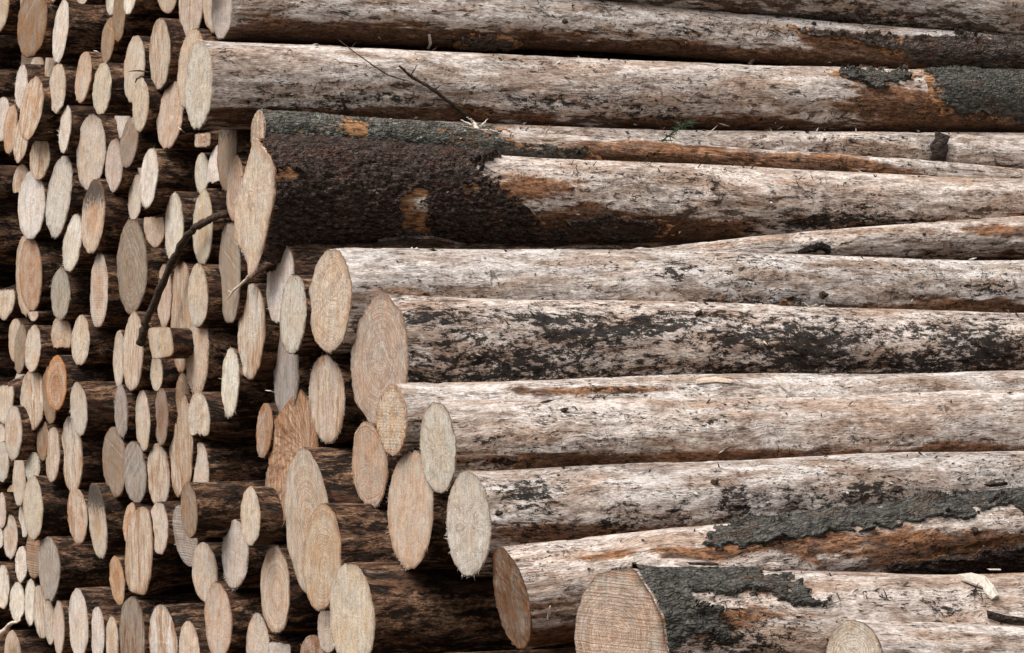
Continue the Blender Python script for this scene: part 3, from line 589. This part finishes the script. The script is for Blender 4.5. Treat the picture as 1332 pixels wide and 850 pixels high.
# ------------------------------------------------------------ bark left on a front log
def inside(pts,poly):
    x,y=pts[...,0],pts[...,1]; r=np.zeros(x.shape,bool); m=len(poly); j=m-1
    for i in range(m):
        xi,yi=poly[i]; xj,yj=poly[j]
        c=((yi>y)!=(yj>y))&(x<(xj-xi)*(y-yi)/((yj-yi) if yj!=yi else 1e-9)+xi); r^=c; j=i
    return r
BT={'dark':((.078,.056,.047),.12),'brown':((.125,.098,.084),.2),'grey':((.098,.094,.084),.18),'lichen':((.13,.125,.108),1.)}
HOLES={'F':[[(527,252),(552,250),(556,272),(550,300),(526,300)],[(364,224),(382,226),(384,234),(366,236)],[(610,236),(618,238),(618,246),(608,244)]],'E':[[(457,164),(470,162),(470,174),(476,184),(470,193),(459,190)]]}
def bark(g,e,key,kind,poly,idx):
    step=.0042; pl=np.array(poly,float)
    xs=np.arange(.002,min(g.L,3.4),step)
    cen=g.to_world(np.stack([xs,0*xs,0*xs],-1)); pr=project(cen)
    ok=(pr[:,0]>pl[:,0].min()-25)&(pr[:,0]<pl[:,0].max()+25); xs=xs[ok]
    if len(xs)<4: return
    ns=int(2*math.pi*g.r0/step); ph=np.arange(ns)/ns*2*np.pi
    X,PH=np.meshgrid(xs,ph,indexing='ij')
    Vt=g.surf(X,PH,fine=False)
    pc=np.clip(PH,math.radians(93),math.radians(262))
    bk=np.where((PH<math.radians(93)),math.radians(93),pc)
    bk=np.where((PH<math.radians(0)),bk,bk); wrap=PH<math.radians(90-90); 
    bk=np.where(PH<math.radians(-1),bk,bk)
    Q=project(g.to_world(g.surf(X,bk,fine=False)))
    jit=fbm(X*30,np.cos(PH)*g.r0*60,np.sin(PH)*g.r0*60,4,g.seed+idx)
    jit2=fbm(X*30+40,np.cos(PH)*g.r0*60,np.sin(PH)*g.r0*60,4,g.seed+idx+9)
    Q=Q+np.stack([jit*26,jit2*14],-1)
    def hgt(mask,lo,thick,scales=True):
        inn=mask.copy()
        inn[1:]&=mask[:-1]; inn[:-1]&=mask[1:]; inn&=np.roll(mask,1,1)&np.roll(mask,-1,1)
        cy_,cz_=np.cos(PH)*g.r0,np.sin(PH)*g.r0
        if scales:
            wx=.010*fbm(X*45,cy_*45,cz_*45,3,3)
            sx,sy,am=(38,64,1.5) if kind=='dark' else ((40,120,.55) if kind in('grey','brown') else (60,90,.5))
            f1,f2,idn,dz=voro((X+wx)*sx,(cy_+wx)*sy,(cz_-wx)*sy,g.seed); f3,f4,id2,dz2=voro((X-wx)*sx*.36,(cy_-wx)*sy*.36,(cz_+wx)*sy*.36,g.seed+3)
            h=thick*(.45+.30*id2)+am*(.0040*idn+.0050*np.clip(dz,-.6,.6)+.0030*np.clip((f2-f1)*3.5,0,1)+.002*np.clip((f4-f3)*7,0,1)-.002*f1)+.006*fbm(X*9,cy_*18,cz_*18,4,5)+.0018*fbm(X*110,cy_*150,cz_*150,2,7)
        else: h=thick+.001*fbm(X*40,cy_*60,cz_*60,3,5)
        er=inn.copy(); near=np.zeros(mask.shape)
        for k_ in range(4):
            e2=er.copy(); e2[1:]&=er[:-1]; e2[:-1]&=er[1:]; e2&=np.roll(er,1,1)&np.roll(er,-1,1); near=np.where(er&~e2,1-k_/4.,near); er=e2
        if scales: h=h+near*np.clip(vnoise(X*13,cy_*16,cz_*16,41)-.05,0,1)*.024
        return np.where(inn,h,-.003)
    def emitp(name,mask,h,mat):
        nrm=np.stack([0*X,np.cos(PH),np.sin(PH)],-1)
        V=(Vt+nrm*h[...,None])
        m=mask; fm=m[:-1]&m[1:]; fm=fm&np.roll(fm,-1,1)
        gf=grid_faces(len(xs),ns)[fm.ravel()]
        if not len(gf): return None
        us,inv=np.unique(gf,return_inverse=True)
        return mesh_obj(name,V.reshape(-1,3)[us],inv.reshape(-1,4),mat,e)
    mask=inside(Q,pl)
    back=(PH<math.radians(60))|(PH>math.radians(300))
    if kind!='lichen' and not (key in 'BCF' ): mask&=~back
    wide=mask.copy()
    if kind in('dark','lichen') or key in 'BC':
        cy0,cz0=np.cos(PH)*g.r0*25,np.sin(PH)*g.r0*25; Q2=Q.copy(); cx_,cy_=pl.mean(0); Q2[...,0]=Q[...,0]-np.sign(Q[...,0]-cx_)*14; wide=inside(Q2+np.stack([fbm(X*12,cy0,cz0,3,77)*30,fbm(X*12,cy0,cz0,3,78)*8],-1),pl)|mask
        o=emitp('inner_bark',wide,hgt(wide,0,.0022,False),INNER)
    for hp in HOLES.get(key,[]): mask&=~inside(Q,np.array(hp,float))
    o=emitp('bark',mask,hgt(mask,0,.0075 if kind!='lichen' else .005),BARK)
    if o:
        c,li=BT[kind]; o.color=(*c,1); o['lichen']=li
        o['label']={'dark':'dark scaly bark','brown':'brown rough bark','grey':'grey green scaly bark','lichen':'bark flecked with pale lichen'}[kind]
# ------------------------------------------------------------ build every visible log
GEO={}
rr_=random.Random(3)
front_u={}
for i,l in enumerate(logs):
    t=(l['px']-666)/F; al=math.atan(t); ui,vi,Yi=uv_of(l['px'],l['py'],w[i]); Pt=world(ui,vi,w[i])
    ke=ST+t*CT; kd=CT-t*ST
    hpx=l['h']; r0=hpx/2/F*Yi
    a=0.; b=l['lean']/kd; poly=None
    if l['poly'] is None:
        a=np.clip((ke-l['w']/hpx)/kd,-.4,.22)
    else:
        a=-.33 if l['key']=='M' else 0.
        k=ke-a*kd; pts=l['poly']
        poly=np.stack([-(pts[:,0]-l['px'])/F*Yi/k,-(pts[:,1]-l['py'])/F*Yi],-1)
        if poly[:,0].dot(np.roll(poly[:,1],-1))-poly[:,1].dot(np.roll(poly[:,0],-1))<0: poly=poly[::-1]
        r0=l['rb']/F*Yi
    key=l['key']; axis=D0.copy(); r1=r0*rr_.uniform(.86,1.04); L=rr_.uniform(3.6,4.3)
    if key:
        x1,y1,h1=H[key][1]; t1=(x1-666)/F
        s1=(t1*Pt[1]-Pt[0])/(CT-t1*ST); Q=Pt+D0*s1; Q[2]=-(y1-425)/F*Q[1]
        rend=h1/2/F*Q[1]; axis=(Q-Pt)/np.linalg.norm(Q-Pt); r1=r0+(rend-r0)*3./np.linalg.norm(Q-Pt); L=4.6
    else:
        axis=D0+np.array([0,0,rr_.uniform(-.006,.006)])+E0*rr_.uniform(-.004,.004)
    g=build_log(Pt,r0,r1,L,axis,seed=i+1,a=float(a),b=float(b),poly=poly,clip=l['st'],hero=bool(key),vis=2.6 if key!='A' else 3.0)
    sh=1. if key else (.62 if l['px']<420 else .75)
    if key:
        l['label']=l['label']
    st=l['st']
    e=emit(g,'log',l['label'],l['props'],l['tone'],st,group='logs stacked in the pile',key=key,rng=rr_)
    GEO[key or i]=(g,e)
    for q,(kind,poly_) in enumerate(BK.get(key,[]) if key else []): bark(g,e,key,kind,poly_,q)
# ------------------------------------------------------------ logs deep in the pile and outside the frame that close its gaps
cu,cv,cr=list(u),list(v),list(rad); cw=list(w)
placed=0
uF={k:GEO[k] for k in 'ABCDEFGHIJKLMNO'}
idx={l['key']:i for i,l in enumerate(logs) if l['key']}
uM=u[idx['M']]; 
lim=[-12,-12]
def umax_for(v_): return uv_of(-170,425,0)[0]
UM=umax_for(0)
fl=random.Random(11)
tries=0
for R0 in (.125,.105,.085):
    for q in range(5200):
        R=R0*fl.uniform(.9,1.1); uu=fl.uniform(uM,UM); vv=fl.uniform(GROUND+R,1.32)
        d=np.hypot(np.array(cu)-uu,np.array(cv)-vv)-np.array(cr)-R
        if d.min()<-.006: continue
        A=np.array(cu);B=np.array(cv);C=np.array(cr)
        if any(abs(v[idx[k]]-vv)<.30 and uu<u[idx[k]]+R+(.07 if k not in 'AD' else .02) for k in 'ABCDFHIJKLMNO') and vv>-1.28: continue
        inframe=vv>-.95 and vv<.97
        front=(A<uu-.10)&(np.abs(B-vv)<C+R*.6)
        off_left=uu>uv_of(-12,425,0)[0]+R*.3
        if inframe and not off_left and not front.any(): continue
        if vv>=.97 and uu<u[idx['B']]+.1: continue
        if vv<=-.95 and uu<uM: continue
        if off_left: ww=fl.uniform(-.05,.05)
        else:
            near=(np.abs(A-uu)<.5)&(np.abs(B-vv)<.35); ww=(np.array(cw)[near].max() if near.any() else 0)+fl.uniform(.35,.6)
            if vv<=-.95 or vv>=.97: ww=fl.uniform(-.05,.1) if vv<=-.95 else fl.uniform(0,.2)
        Pt=world(uu,vv,ww)
        g=build_log(Pt,R,R*.95,3.6,D0,seed=500+placed,nseg=28)
        lab='log buried in the pile, only its dark side glimpsed between nearer logs'
        emit(g,'log',lab,dict(dirt=1.9,mould=1.,rust=1.1,grey=.2,shaded=.93),'t','',group='logs buried in the pile',rng=fl)  # buried sides coloured near black, gap shade painted over brown bark
        cu.append(uu);cv.append(vv);cr.append(R);cw.append(ww); placed+=1
print('filler logs',placed,'visible logs',len(logs))
# ------------------------------------------------------------ loose things lying on the pile
def on_log(key,px_,py_,lift=.0):
    """the point of a front log's skin seen at a photo pixel"""
    g=GEO[key][0]
    X,PH=np.meshgrid(np.arange(0,3.2,.01),np.radians(np.arange(92,268,2.)),indexing='ij')
    Q=g.to_world(g.surf(X,PH,fine=False)); S=project(Q); k=np.argmin(((S-np.array([px_,py_]))**2).sum(-1))
    P_=Q.reshape(-1,3)[k].copy(); ph_=PH.ravel()[k]; nrm=g.R@np.array([0,math.cos(ph_),math.sin(ph_)])
    return P_+nrm*lift,nrm
def at(px_,py_,Y): return np.array([(px_-666)/F*Y,Y,-(py_-425)/F*Y])
def stick(name,paths,mat,label,cat,seed=1,knots=True,tip=None):
    """paths: list of ([points],[radii]); one mesh"""
    r=random.Random(seed); V=[];Fc=[]
    for pts,rs in paths:
        pts=[np.array(p,float) for p in pts]; P2=[];R2=[]
        m=6
        for i in range(len(pts)-1):
            for k in range(m):
                t=k/m; q=pts[i]*(1-t)+pts[i+1]*t; P2.append(q+np.array([r.uniform(-1,1) for _ in range(3)])*rs[i]*.34*(0 if i==0 and k==0 else 1)); R2.append((rs[i]*(1-t)+rs[i+1]*t)*r.uniform(.86,1.14))
        P2.append(pts[-1]);R2.append(rs[-1]); ns=9; b0=len(V)
        for i,(q,rad_) in enumerate(zip(P2,R2)):
            d=P2[min(i+1,len(P2)-1)]-P2[max(i-1,0)]; d/=np.linalg.norm(d)+1e-9; s1=np.cross(d,[.3,.2,1]); s1/=np.linalg.norm(s1); s2=np.cross(d,s1)
            for j in range(ns):
                a_=j/ns*6.283; V.append(q+(s1*math.cos(a_)+s2*math.sin(a_))*rad_*r.uniform(.9,1.1))
        Fc+=[tuple(int(b0+x) for x in f) for f in grid_faces(len(P2),ns)]
        Fc.append(tuple(b0+j for j in range(ns))[::-1]); Fc.append(tuple(b0+(len(P2)-1)*ns+j for j in range(ns)))
    o_=np.array(V).mean(0); o=mesh_obj(name,np.array(V)-o_,Fc,mat,smooth=True); o.location=o_; setp(o,label,cat); return o
def slab(name,pts,thick,mat,label,cat,seed=1,parent=None,color=None):
    """a thin flake: points form a strip (left edge, right edge pairs)"""
    r=random.Random(seed); L_=[np.array(p[0]) for p in pts]; R_=[np.array(p[1]) for p in pts]; V=[];Fc=[]
    nn=np.cross(R_[0]-L_[0],L_[1]-L_[0]); nn=nn/(np.linalg.norm(nn)+1e-9)
    if nn[1]>0: nn=-nn
    for a_,b_ in zip(L_,R_):
        m_=(a_+b_)/2+nn*thick*.6
        V+= [a_,m_+nn*thick*r.uniform(.2,.7),b_,b_-nn*thick,a_-nn*thick]
    for i in range(len(pts)-1):
        for j in range(5): Fc.append((i*5+j,i*5+(j+1)%5,(i+1)*5+(j+1)%5,(i+1)*5+j))
    k=(len(pts)-1)*5; Fc+= [(4,3,2,1,0),(k,k+1,k+2,k+3,k+4)]
    o_=np.array(V).mean(0); o=mesh_obj(name,np.array(V)-o_,Fc,mat,parent,smooth=False)
    if parent is None: o.location=o_; setp(o,label,cat)
    else: o.location=o_
    if color: o.color=(*color,1); o['lichen']=.1
    return o
def tufts(key,spots,label,seed,mat,cat='debris tuft'):
    r_=random.Random(seed); ps=[]
    for (x_,y_,n_,sp) in spots:
        for k in range(n_):
            a_=OL(key,x_+r_.gauss(0,sp),y_+r_.gauss(0,sp*.4),.003); d=np.array([r_.uniform(-1,1),-r_.uniform(0,.8),r_.uniform(-.7,.7)]); d/=np.linalg.norm(d); L1=r_.uniform(.008,.035)
            ps.append(([a_,a_+d*L1*.6,a_+d*L1+np.array([0,0,-.004])],[.0016,.0012,.0004]))
    return stick('debris_tuft',ps,mat,label,cat,seed)
YF=9.3
mm=1/430.
# the fallen branch over the sawn ends, and sticks
def Yat(px_): return 9.7+(uv_of(px_,425,0)[2]-9.7)
def AE(px_,py_,off=-.10): 
    Y=uv_of(px_,py_,0)[2]+off; return at(px_,py_,Y)
stick('fallen_branch',[([AE(182,448),AE(192,415),AE(206,380),AE(222,345),AE(238,315),AE(252,297)],[.0175,.0135,.0125,.0125,.0115,.011]),([AE(252,297),AE(272,286),AE(296,278,-.02),AE(318,262,.15)],[.0125,.011,.0105,.008]),([AE(212,368),AE(206,362),AE(203,352)],[.004,.003,.0012])],TWIG,'dark fallen branch leaning diagonally across the sawn log ends','branch',2)
stick('broken_stick',[([AE(293,393),AE(304,378),AE(318,366),AE(326,357)],[.0014,.0035,.0045,.004]),([AE(302,381),AE(296,378)],[.003,.001])],SPLINT,'pale split stick under the pointed base of the leaf shaped log end','stick',3)
stick('corner_stick',[([AE(-14,842),AE(4,822),AE(14,812),AE(26,807)],[.012,.011,.008,.0035])],SPLINT,'curved brown stick in the bottom left corner of the pile','stick',4)
stick('black_twig',[([AE(168,93,-.06),AE(180,92,-.06),AE(192,94,-.02),AE(200,95,.1)],[.0012,.0028,.003,.003])],TWIG,'upper of two black twigs poking over a beige log end','twig',5)
stick('black_twig',[([AE(176,108,-.07),AE(178,103,-.07),AE(184,100,-.06),AE(200,102,.1)],[.0015,.003,.0042,.004])],TWIG,'lower, hooked one of two black twigs over a beige log end','twig',6)
stick('thin_twig',[([AE(168,811,-.06),AE(178,818,-.06),AE(193,826,-.04)],[.0022,.0018,.0012])],TWIG,'thin black twig across a broad pale log end at the bottom edge','twig',7)
for x0,y0,x1,y1,lab in [(57,171,69,173,'tiny white splinter beside a slim white log end near the left edge'),(232,166,240,173,'tiny white splinter above a flat topped tan end'),(345,508,358,511,'thin straw coloured splinter left of the curved rusty end'),(122,66,131,70,'short pale splinter between small leaning log ends')]:
    stick('splinter',[([AE(x0,y0,-.03),AE((x0+x1)/2,(y0+y1)/2-.6,-.04),AE(x1,y1,.02)],[.001,.0022,.0012])],FIBRE,lab,'splinter',x0)
def OL(k,x,y,l=.004): return on_log(k,x,y,l)[0]
stick('dry_twig',[([OL('C',516,92,.03),OL('C',535,104,.02),OL('C',560,118,.03),OL('C',585,134,.025),OL('C',604,147,.02),OL('C',614,156,.02)],[.004,.005,.006,.0065,.007,.008]),([OL('C',530,101,.02),OL('C',538,93,.04)],[.003,.001]),([OL('C',560,118,.03),OL('C',566,112,.045)],[.003,.001]),([OL('C',545,110,.03),OL('C',541,118,.03)],[.002,.001])],TWIG,'dark dry twig lying aslant on the log with the grey white end','twig',8)
stick('thin_twig',[([OL('C',440,57,.02),OL('C',460,73,.02),OL('C',480,88,.02),OL('C',500,101,.02),OL('C',524,107,.02)],[.0012,.002,.0022,.0022,.0018]),([OL('C',455,69,.02),OL('C',462,66,.03)],[.0015,.0006])],TWIG,'hair thin long twig left of the dark dry twig on the same log','twig',9)
stick('branch_stub',[([OL('C',453,148,.0),OL('C',446,138,.02),OL('C',438,125,.035)],[.007,.006,.002]),([OL('C',448,142,.01),OL('C',441,131,.04)],[.004,.001])],TWIG,'broken brown branch stub below the hair thin twig','branch stub',10)
stick('splintered_stub',[([OL('E',622,170,.0),OL('E',617,160,.015),OL('E',608,150,.03)],[.009,.006,.001]),([OL('E',612,168,.01),OL('E',600,158,.02)],[.004,.001]),([OL('E',626,168,.01),OL('E',634,156,.03)],[.004,.001]),([OL('E',618,172,.01),OL('E',598,172,.03)],[.003,.001])],FIBRE,'pale splintered branch stub at the foot of the dark dry twig','branch stub',11)
# green sprig
r=random.Random(5); paths=[]
base=[OL('D',852,190,.02),OL('D',866,182,.03),OL('D',880,176,.04),OL('D',893,172,.04)]
paths.append((base,[.003,.0028,.002,.0015]))
for k in range(60):
    t=r.random()*.999*3; i=int(t); q=base[i]*(1-(t-i))+base[i+1]*(t-i); d=np.array([r.uniform(-1,1.3),r.uniform(-1,0.2),r.uniform(-.8,1)]); d/=np.linalg.norm(d)
    paths.append(([q,q+d*r.uniform(.012,.045)],[.0016,.0005]))
stick('needle_sprig',paths,NEEDLE,'small dark green sprig with needles on the thin bleached log','sprig',12)
tufts('E',[(1085,215,16,10),(1130,219,12,12)],'tangle of brown needles and bark threads right of the green sprig',51,TWIG)
tufts('E',[(640,186,18,12),(660,192,8,8)],'dark tangle of bark threads where the lichen bark ends',52,TWIG)
tufts('F',[(930,238,12,3),(933,262,6,3)],'thin upright root like twigs on the log below the green sprig',53,TWIG)
tufts('C',[(1095,148,18,10)],'patch of dry needles below the small bark patch of the grey ended log',54,TWIG)
tufts('M',[(1270,772,16,8),(1130,775,10,14)],'dark needle litter around the big white torn splinter',55,TWIG)
tufts('I',[(1060,400,10,10),(990,396,8,8)],'short pale threads of torn fibre between the ringed log and the mouldy one',56,FIBRE)
def flake(key,pts,thick,mat,label,cat,seed,lift=.012,color=None,name='bark_flake'):
    slab(name,[(on_log(key,*a_,lift)[0],on_log(key,*b_,lift*.7)[0]) for a_,b_ in pts],thick,mat,label,cat,seed,color=color)
DKB=(.06,.045,.038)
flake('D',[((1196,226),(1222,229)),((1199,219),(1220,222)),((1200,211),(1227,213)),((1206,202),(1226,205)),((1205,194),(1231,196)),((1212,187),(1228,189)),((1213,180),(1232,183))],.007,BARK,'upright dark bark piece on the thin bleached log near the right edge','bark piece',21,.03,DKB)
flake('D',[((1116,210),(1118,216)),((1132,206),(1128,218)),((1150,211),(1146,222)),((1176,222),(1170,226))],.006,BARK,'dark curled bark scrap left of the upright dark bark piece','bark piece',22,.02,DKB)
flake('F',[((488,305),(490,322)),((520,301),(520,323)),((560,303),(560,324)),((600,310),(600,324)),((640,319),(640,325))],.010,BARK,'loose strip of round bark scales lying under the dark bark covered log','bark strip',23,.03,(.16,.13,.11))
flake('G',[((1036,326),(1038,331)),((1052,321),(1054,328)),((1068,317),(1066,325)),((1078,320),(1071,327)),((1077,327),(1073,330))],.006,BARK,'black curled bark shred on the thin tilted log','bark shred',24,.012,(.025,.02,.018))
flake('J',[((1006,497),(1011,500)),((1014,502),(1018,507)),((1022,508),(1026,512))],.004,FIBRE,'white wood chip on top of the whitest smooth log','wood chip',25,.014,name='wood_chip')
flake('J',[((905,497),(906,500)),((930,494),(930,499)),((952,497),(952,500))],.003,SPLINT,'thin pale shaving left of the white chip on the whitest smooth log','wood chip',26,.008,name='wood_chip')
flake('B',[((557,44),(560,44)),((557,54),(560,54)),((556,63),(559,63))],.003,FIBRE,'upright white splinter on the pale log with rusty underside','splinter',27,.01,name='splinter')
flake('M',[((1243,754),(1252,760)),((1262,752),(1266,764)),((1280,757),(1276,768)),((1290,768),(1282,776)),((1296,780),(1288,783))],.005,FIBRE,'big white torn splinter on the thickest bottom log','splinter',28,.016,name='splinter')
flake('M',[((1286,740),(1289,745)),((1294,735),(1298,742)),((1299,731),(1302,733))],.004,FIBRE,'small upright white splinter above the big torn one','splinter',29,.014,name='splinter')
flake('M',[((1282,798),(1284,804)),((1305,804),(1303,812)),((1330,806),(1328,814)),((1350,808),(1350,816))],.006,BARK,'dark bark shred at the right edge below the big white splinter','bark shred',30,.014,DKB)
flake('M',[((893,728),(898,740)),((908,734),(912,744)),((925,736),(925,744)),((931,726),(936,734))],.006,BARK,'raised dark bark curl at the upper rim of the thickest bottom log','bark shred',31,.022,DKB)
flake('L',[((1282,636),(1290,640)),((1298,632),(1302,638)),((1306,626),(1309,630))],.006,BARK,'pointed dark bark chip standing on the grey bark strip','bark shred',32,.03,DKB)
flake('L',[((1204,648),(1211,650)),((1212,640),(1217,643)),((1217,636),(1219,638))],.006,BARK,'small dark bark thorn standing left of the pointed bark chip','bark shred',33,.02,DKB)
flake('L',[((708,805),(711,804)),((710,796),(713,796)),((713,788),(714,788))],.002,FIBRE,'thin white splinter hanging under the tilted orange brown log','splinter',34,.012,name='splinter')
flake('A',[((690,10),(694,14)),((712,4),(716,8)),((738,-2),(742,3))],.007,BARK,'short dark stub on the topmost log at the upper edge','bark piece',35,.02,DKB)
flake('H',[((745,323),(748,327)),((775,319),(780,326)),((806,322),(808,327))],.004,BARK,'flat dark bark scrap on top of the ringed bleached log','bark piece',36,.012,DKB)
flake('H',[((405,322),(408,326)),((396,330),(402,333))],.003,FIBRE,'white splinter sticking up by the ringed tan end','splinter',37,.02,name='splinter')
# knots and stubs grown out of front logs
for k_,(key,x_,y_,ln_,ra_) in enumerate([('C',976,84,.03,.010),('H',1070,384,.02,.013),('K',930,548+80,.018,.010),('K',645,668,.02,.009),('O',735,534,.016,.009),('F',925,246,.02,.008),('B',735,28,.018,.009),('L',1265,692,.02,.012),('M',1220,812,.02,.012),('A',1180,34,.02,.011),('I',905,410,.022,.012),('G',1200,306,.016,.008)]):
    P_,n_=on_log(key,x_,y_,-.006); ax_=GEO[key][0].R[:,0]
    o=stick('knot_stub',[([P_,P_+(n_+ax_*.3)*ln_*.5,P_+(n_*.8+ax_*.5)*ln_],[ra_*1.1,ra_*.65,ra_*.4])],TWIG,None,None,60+k_)
    e_=GEO[key][1]; wl=o.location.copy(); o.parent=e_; o.matrix_parent_inverse=GEO[key][0].M.inverted()
tufts('D',[(700,176,14,14),(830,188,12,10),(985,196,14,10),(1255,226,14,10)],'scattered dark needle litter along the thin bleached log',57,TWIG)
tufts('F',[(760,222,10,20),(1060,236,12,16)],'bark threads caught in the seam above the log with the leaf shaped end',58,TWIG)
tufts('B',[(700,18,10,18),(1000,44,14,12)],'fine dark litter on top of the pale log with rusty underside',59,TWIG)
# many small splinters and bark crumbs scattered on the front logs
r=random.Random(9); lo=[
 ('B',(330,1290),(14,60)),('C',(300,1190),(70,150)),('D',(660,1290),(165,215)),('F',(720,1300),(225,290)),('H',(540,1310),(330,385)),('I',(560,1300),(400,480)),('O',(620,1300),(505,590)),('K',(660,1300),(612,650)),('L',(720,1300),(690,730)),('M',(1000,1320),(745,835))]
V=[];Fc=[];V2=[];F2=[]
for key,(xa,xb),(ya,yb) in lo:
    g=GEO[key][0]
    for k in range(85):
        x_=r.uniform(.15,2.5); ph_=math.radians(r.uniform(95,235)); q=g.surf(np.array([x_]),np.array([ph_]),fine=False)[0]
        P_=g.to_world(q); nrm=g.R@np.array([0,math.cos(ph_),math.sin(ph_)]); ax=g.R[:,0]; tg=np.cross(nrm,ax)
        dark=r.random()<.6; ln=min(.045,.003+r.expovariate(1/.006)); wd=r.uniform(.001,.0035); dr=ax*r.uniform(-1,1)*1.5+tg*r.uniform(-.6,.6)+nrm*r.uniform(0,.5); dr/=np.linalg.norm(dr); sd=np.cross(dr,nrm); sd/=np.linalg.norm(sd)
        a0=P_+nrm*.002; pts=[a0-dr*ln-sd*wd*.3,a0-sd*wd+nrm*.003,a0+dr*ln+nrm*r.uniform(0,.006),a0+sd*wd+nrm*.002,a0-nrm*.004]
        VV,FF=(V,Fc) if dark else (V2,F2); k0=len(VV); VV+=pts; FF+=[(k0,k0+1,k0+3),(k0+1,k0+2,k0+3),(k0,k0+4,k0+1),(k0+1,k0+4,k0+2),(k0+2,k0+4,k0+3),(k0+3,k0+4,k0)]
setp(mesh_obj('bark_debris',V,Fc,TWIG,smooth=False),'dark bark crumbs scattered over the front logs','debris',kind='stuff')
setp(mesh_obj('wood_debris',V2,F2,FIBRE,smooth=False),'pale wood splinter crumbs scattered over the front logs','debris',kind='stuff')
# ------------------------------------------------------------ ground, light, camera
gm=mesh_obj('ground',[(-60,-30,GROUND),(60,-30,GROUND),(60,90,GROUND),(-60,90,GROUND)],[(0,1,2,3)],EARTH,smooth=False); setp(gm,'bare dark forest earth',None,None,'structure')
wd=bpy.data.worlds.new('World'); SC.world=wd; wd.use_nodes=True; nt=wd.node_tree; nt.nodes.clear()
el,azim=math.radians(56),math.radians(-128)   # light from behind the camera's left shoulder
sk=nt.nodes.new('ShaderNodeTexSky'); sk.sky_type='NISHITA'; sk.sun_disc=False; sk.sun_elevation=el; sk.air_density=1.; sk.dust_density=4.; 
sd=Vector((math.sin(azim)*math.cos(el),math.cos(azim)*math.cos(el),math.sin(el)))
sk.sun_rotation=math.atan2(sd.x,sd.y)
hs=nt.nodes.new('ShaderNodeHueSaturation'); hs.inputs['Saturation'].default_value=.22
bg=nt.nodes.new('ShaderNodeBackground'); bg.inputs[1].default_value=.115; wo=nt.nodes.new('ShaderNodeOutputWorld')
nt.links.new(sk.outputs[0],hs.inputs['Color']); nt.links.new(hs.outputs[0],bg.inputs[0]); nt.links.new(bg.outputs[0],wo.inputs[0])
sun=bpy.data.lights.new('sun','SUN'); sun.energy=3.3; sun.angle=math.radians(40); sun.color=(1,.975,.95)
so=bpy.data.objects.new('sun',sun); COL.objects.link(so); so.rotation_euler=sd.to_track_quat('Z','Y').to_euler()
cam=bpy.data.cameras.new('camera'); co=bpy.data.objects.new('camera',cam); COL.objects.link(co); co.rotation_euler=(math.pi/2,0,0)
cam.sensor_width=36; cam.lens=F/W*36; cam.clip_end=500; SC.camera=co
SC.view_settings.view_transform='Standard'; SC.view_settings.look='None'; SC.view_settings.exposure=.3; SC.view_settings.gamma=1
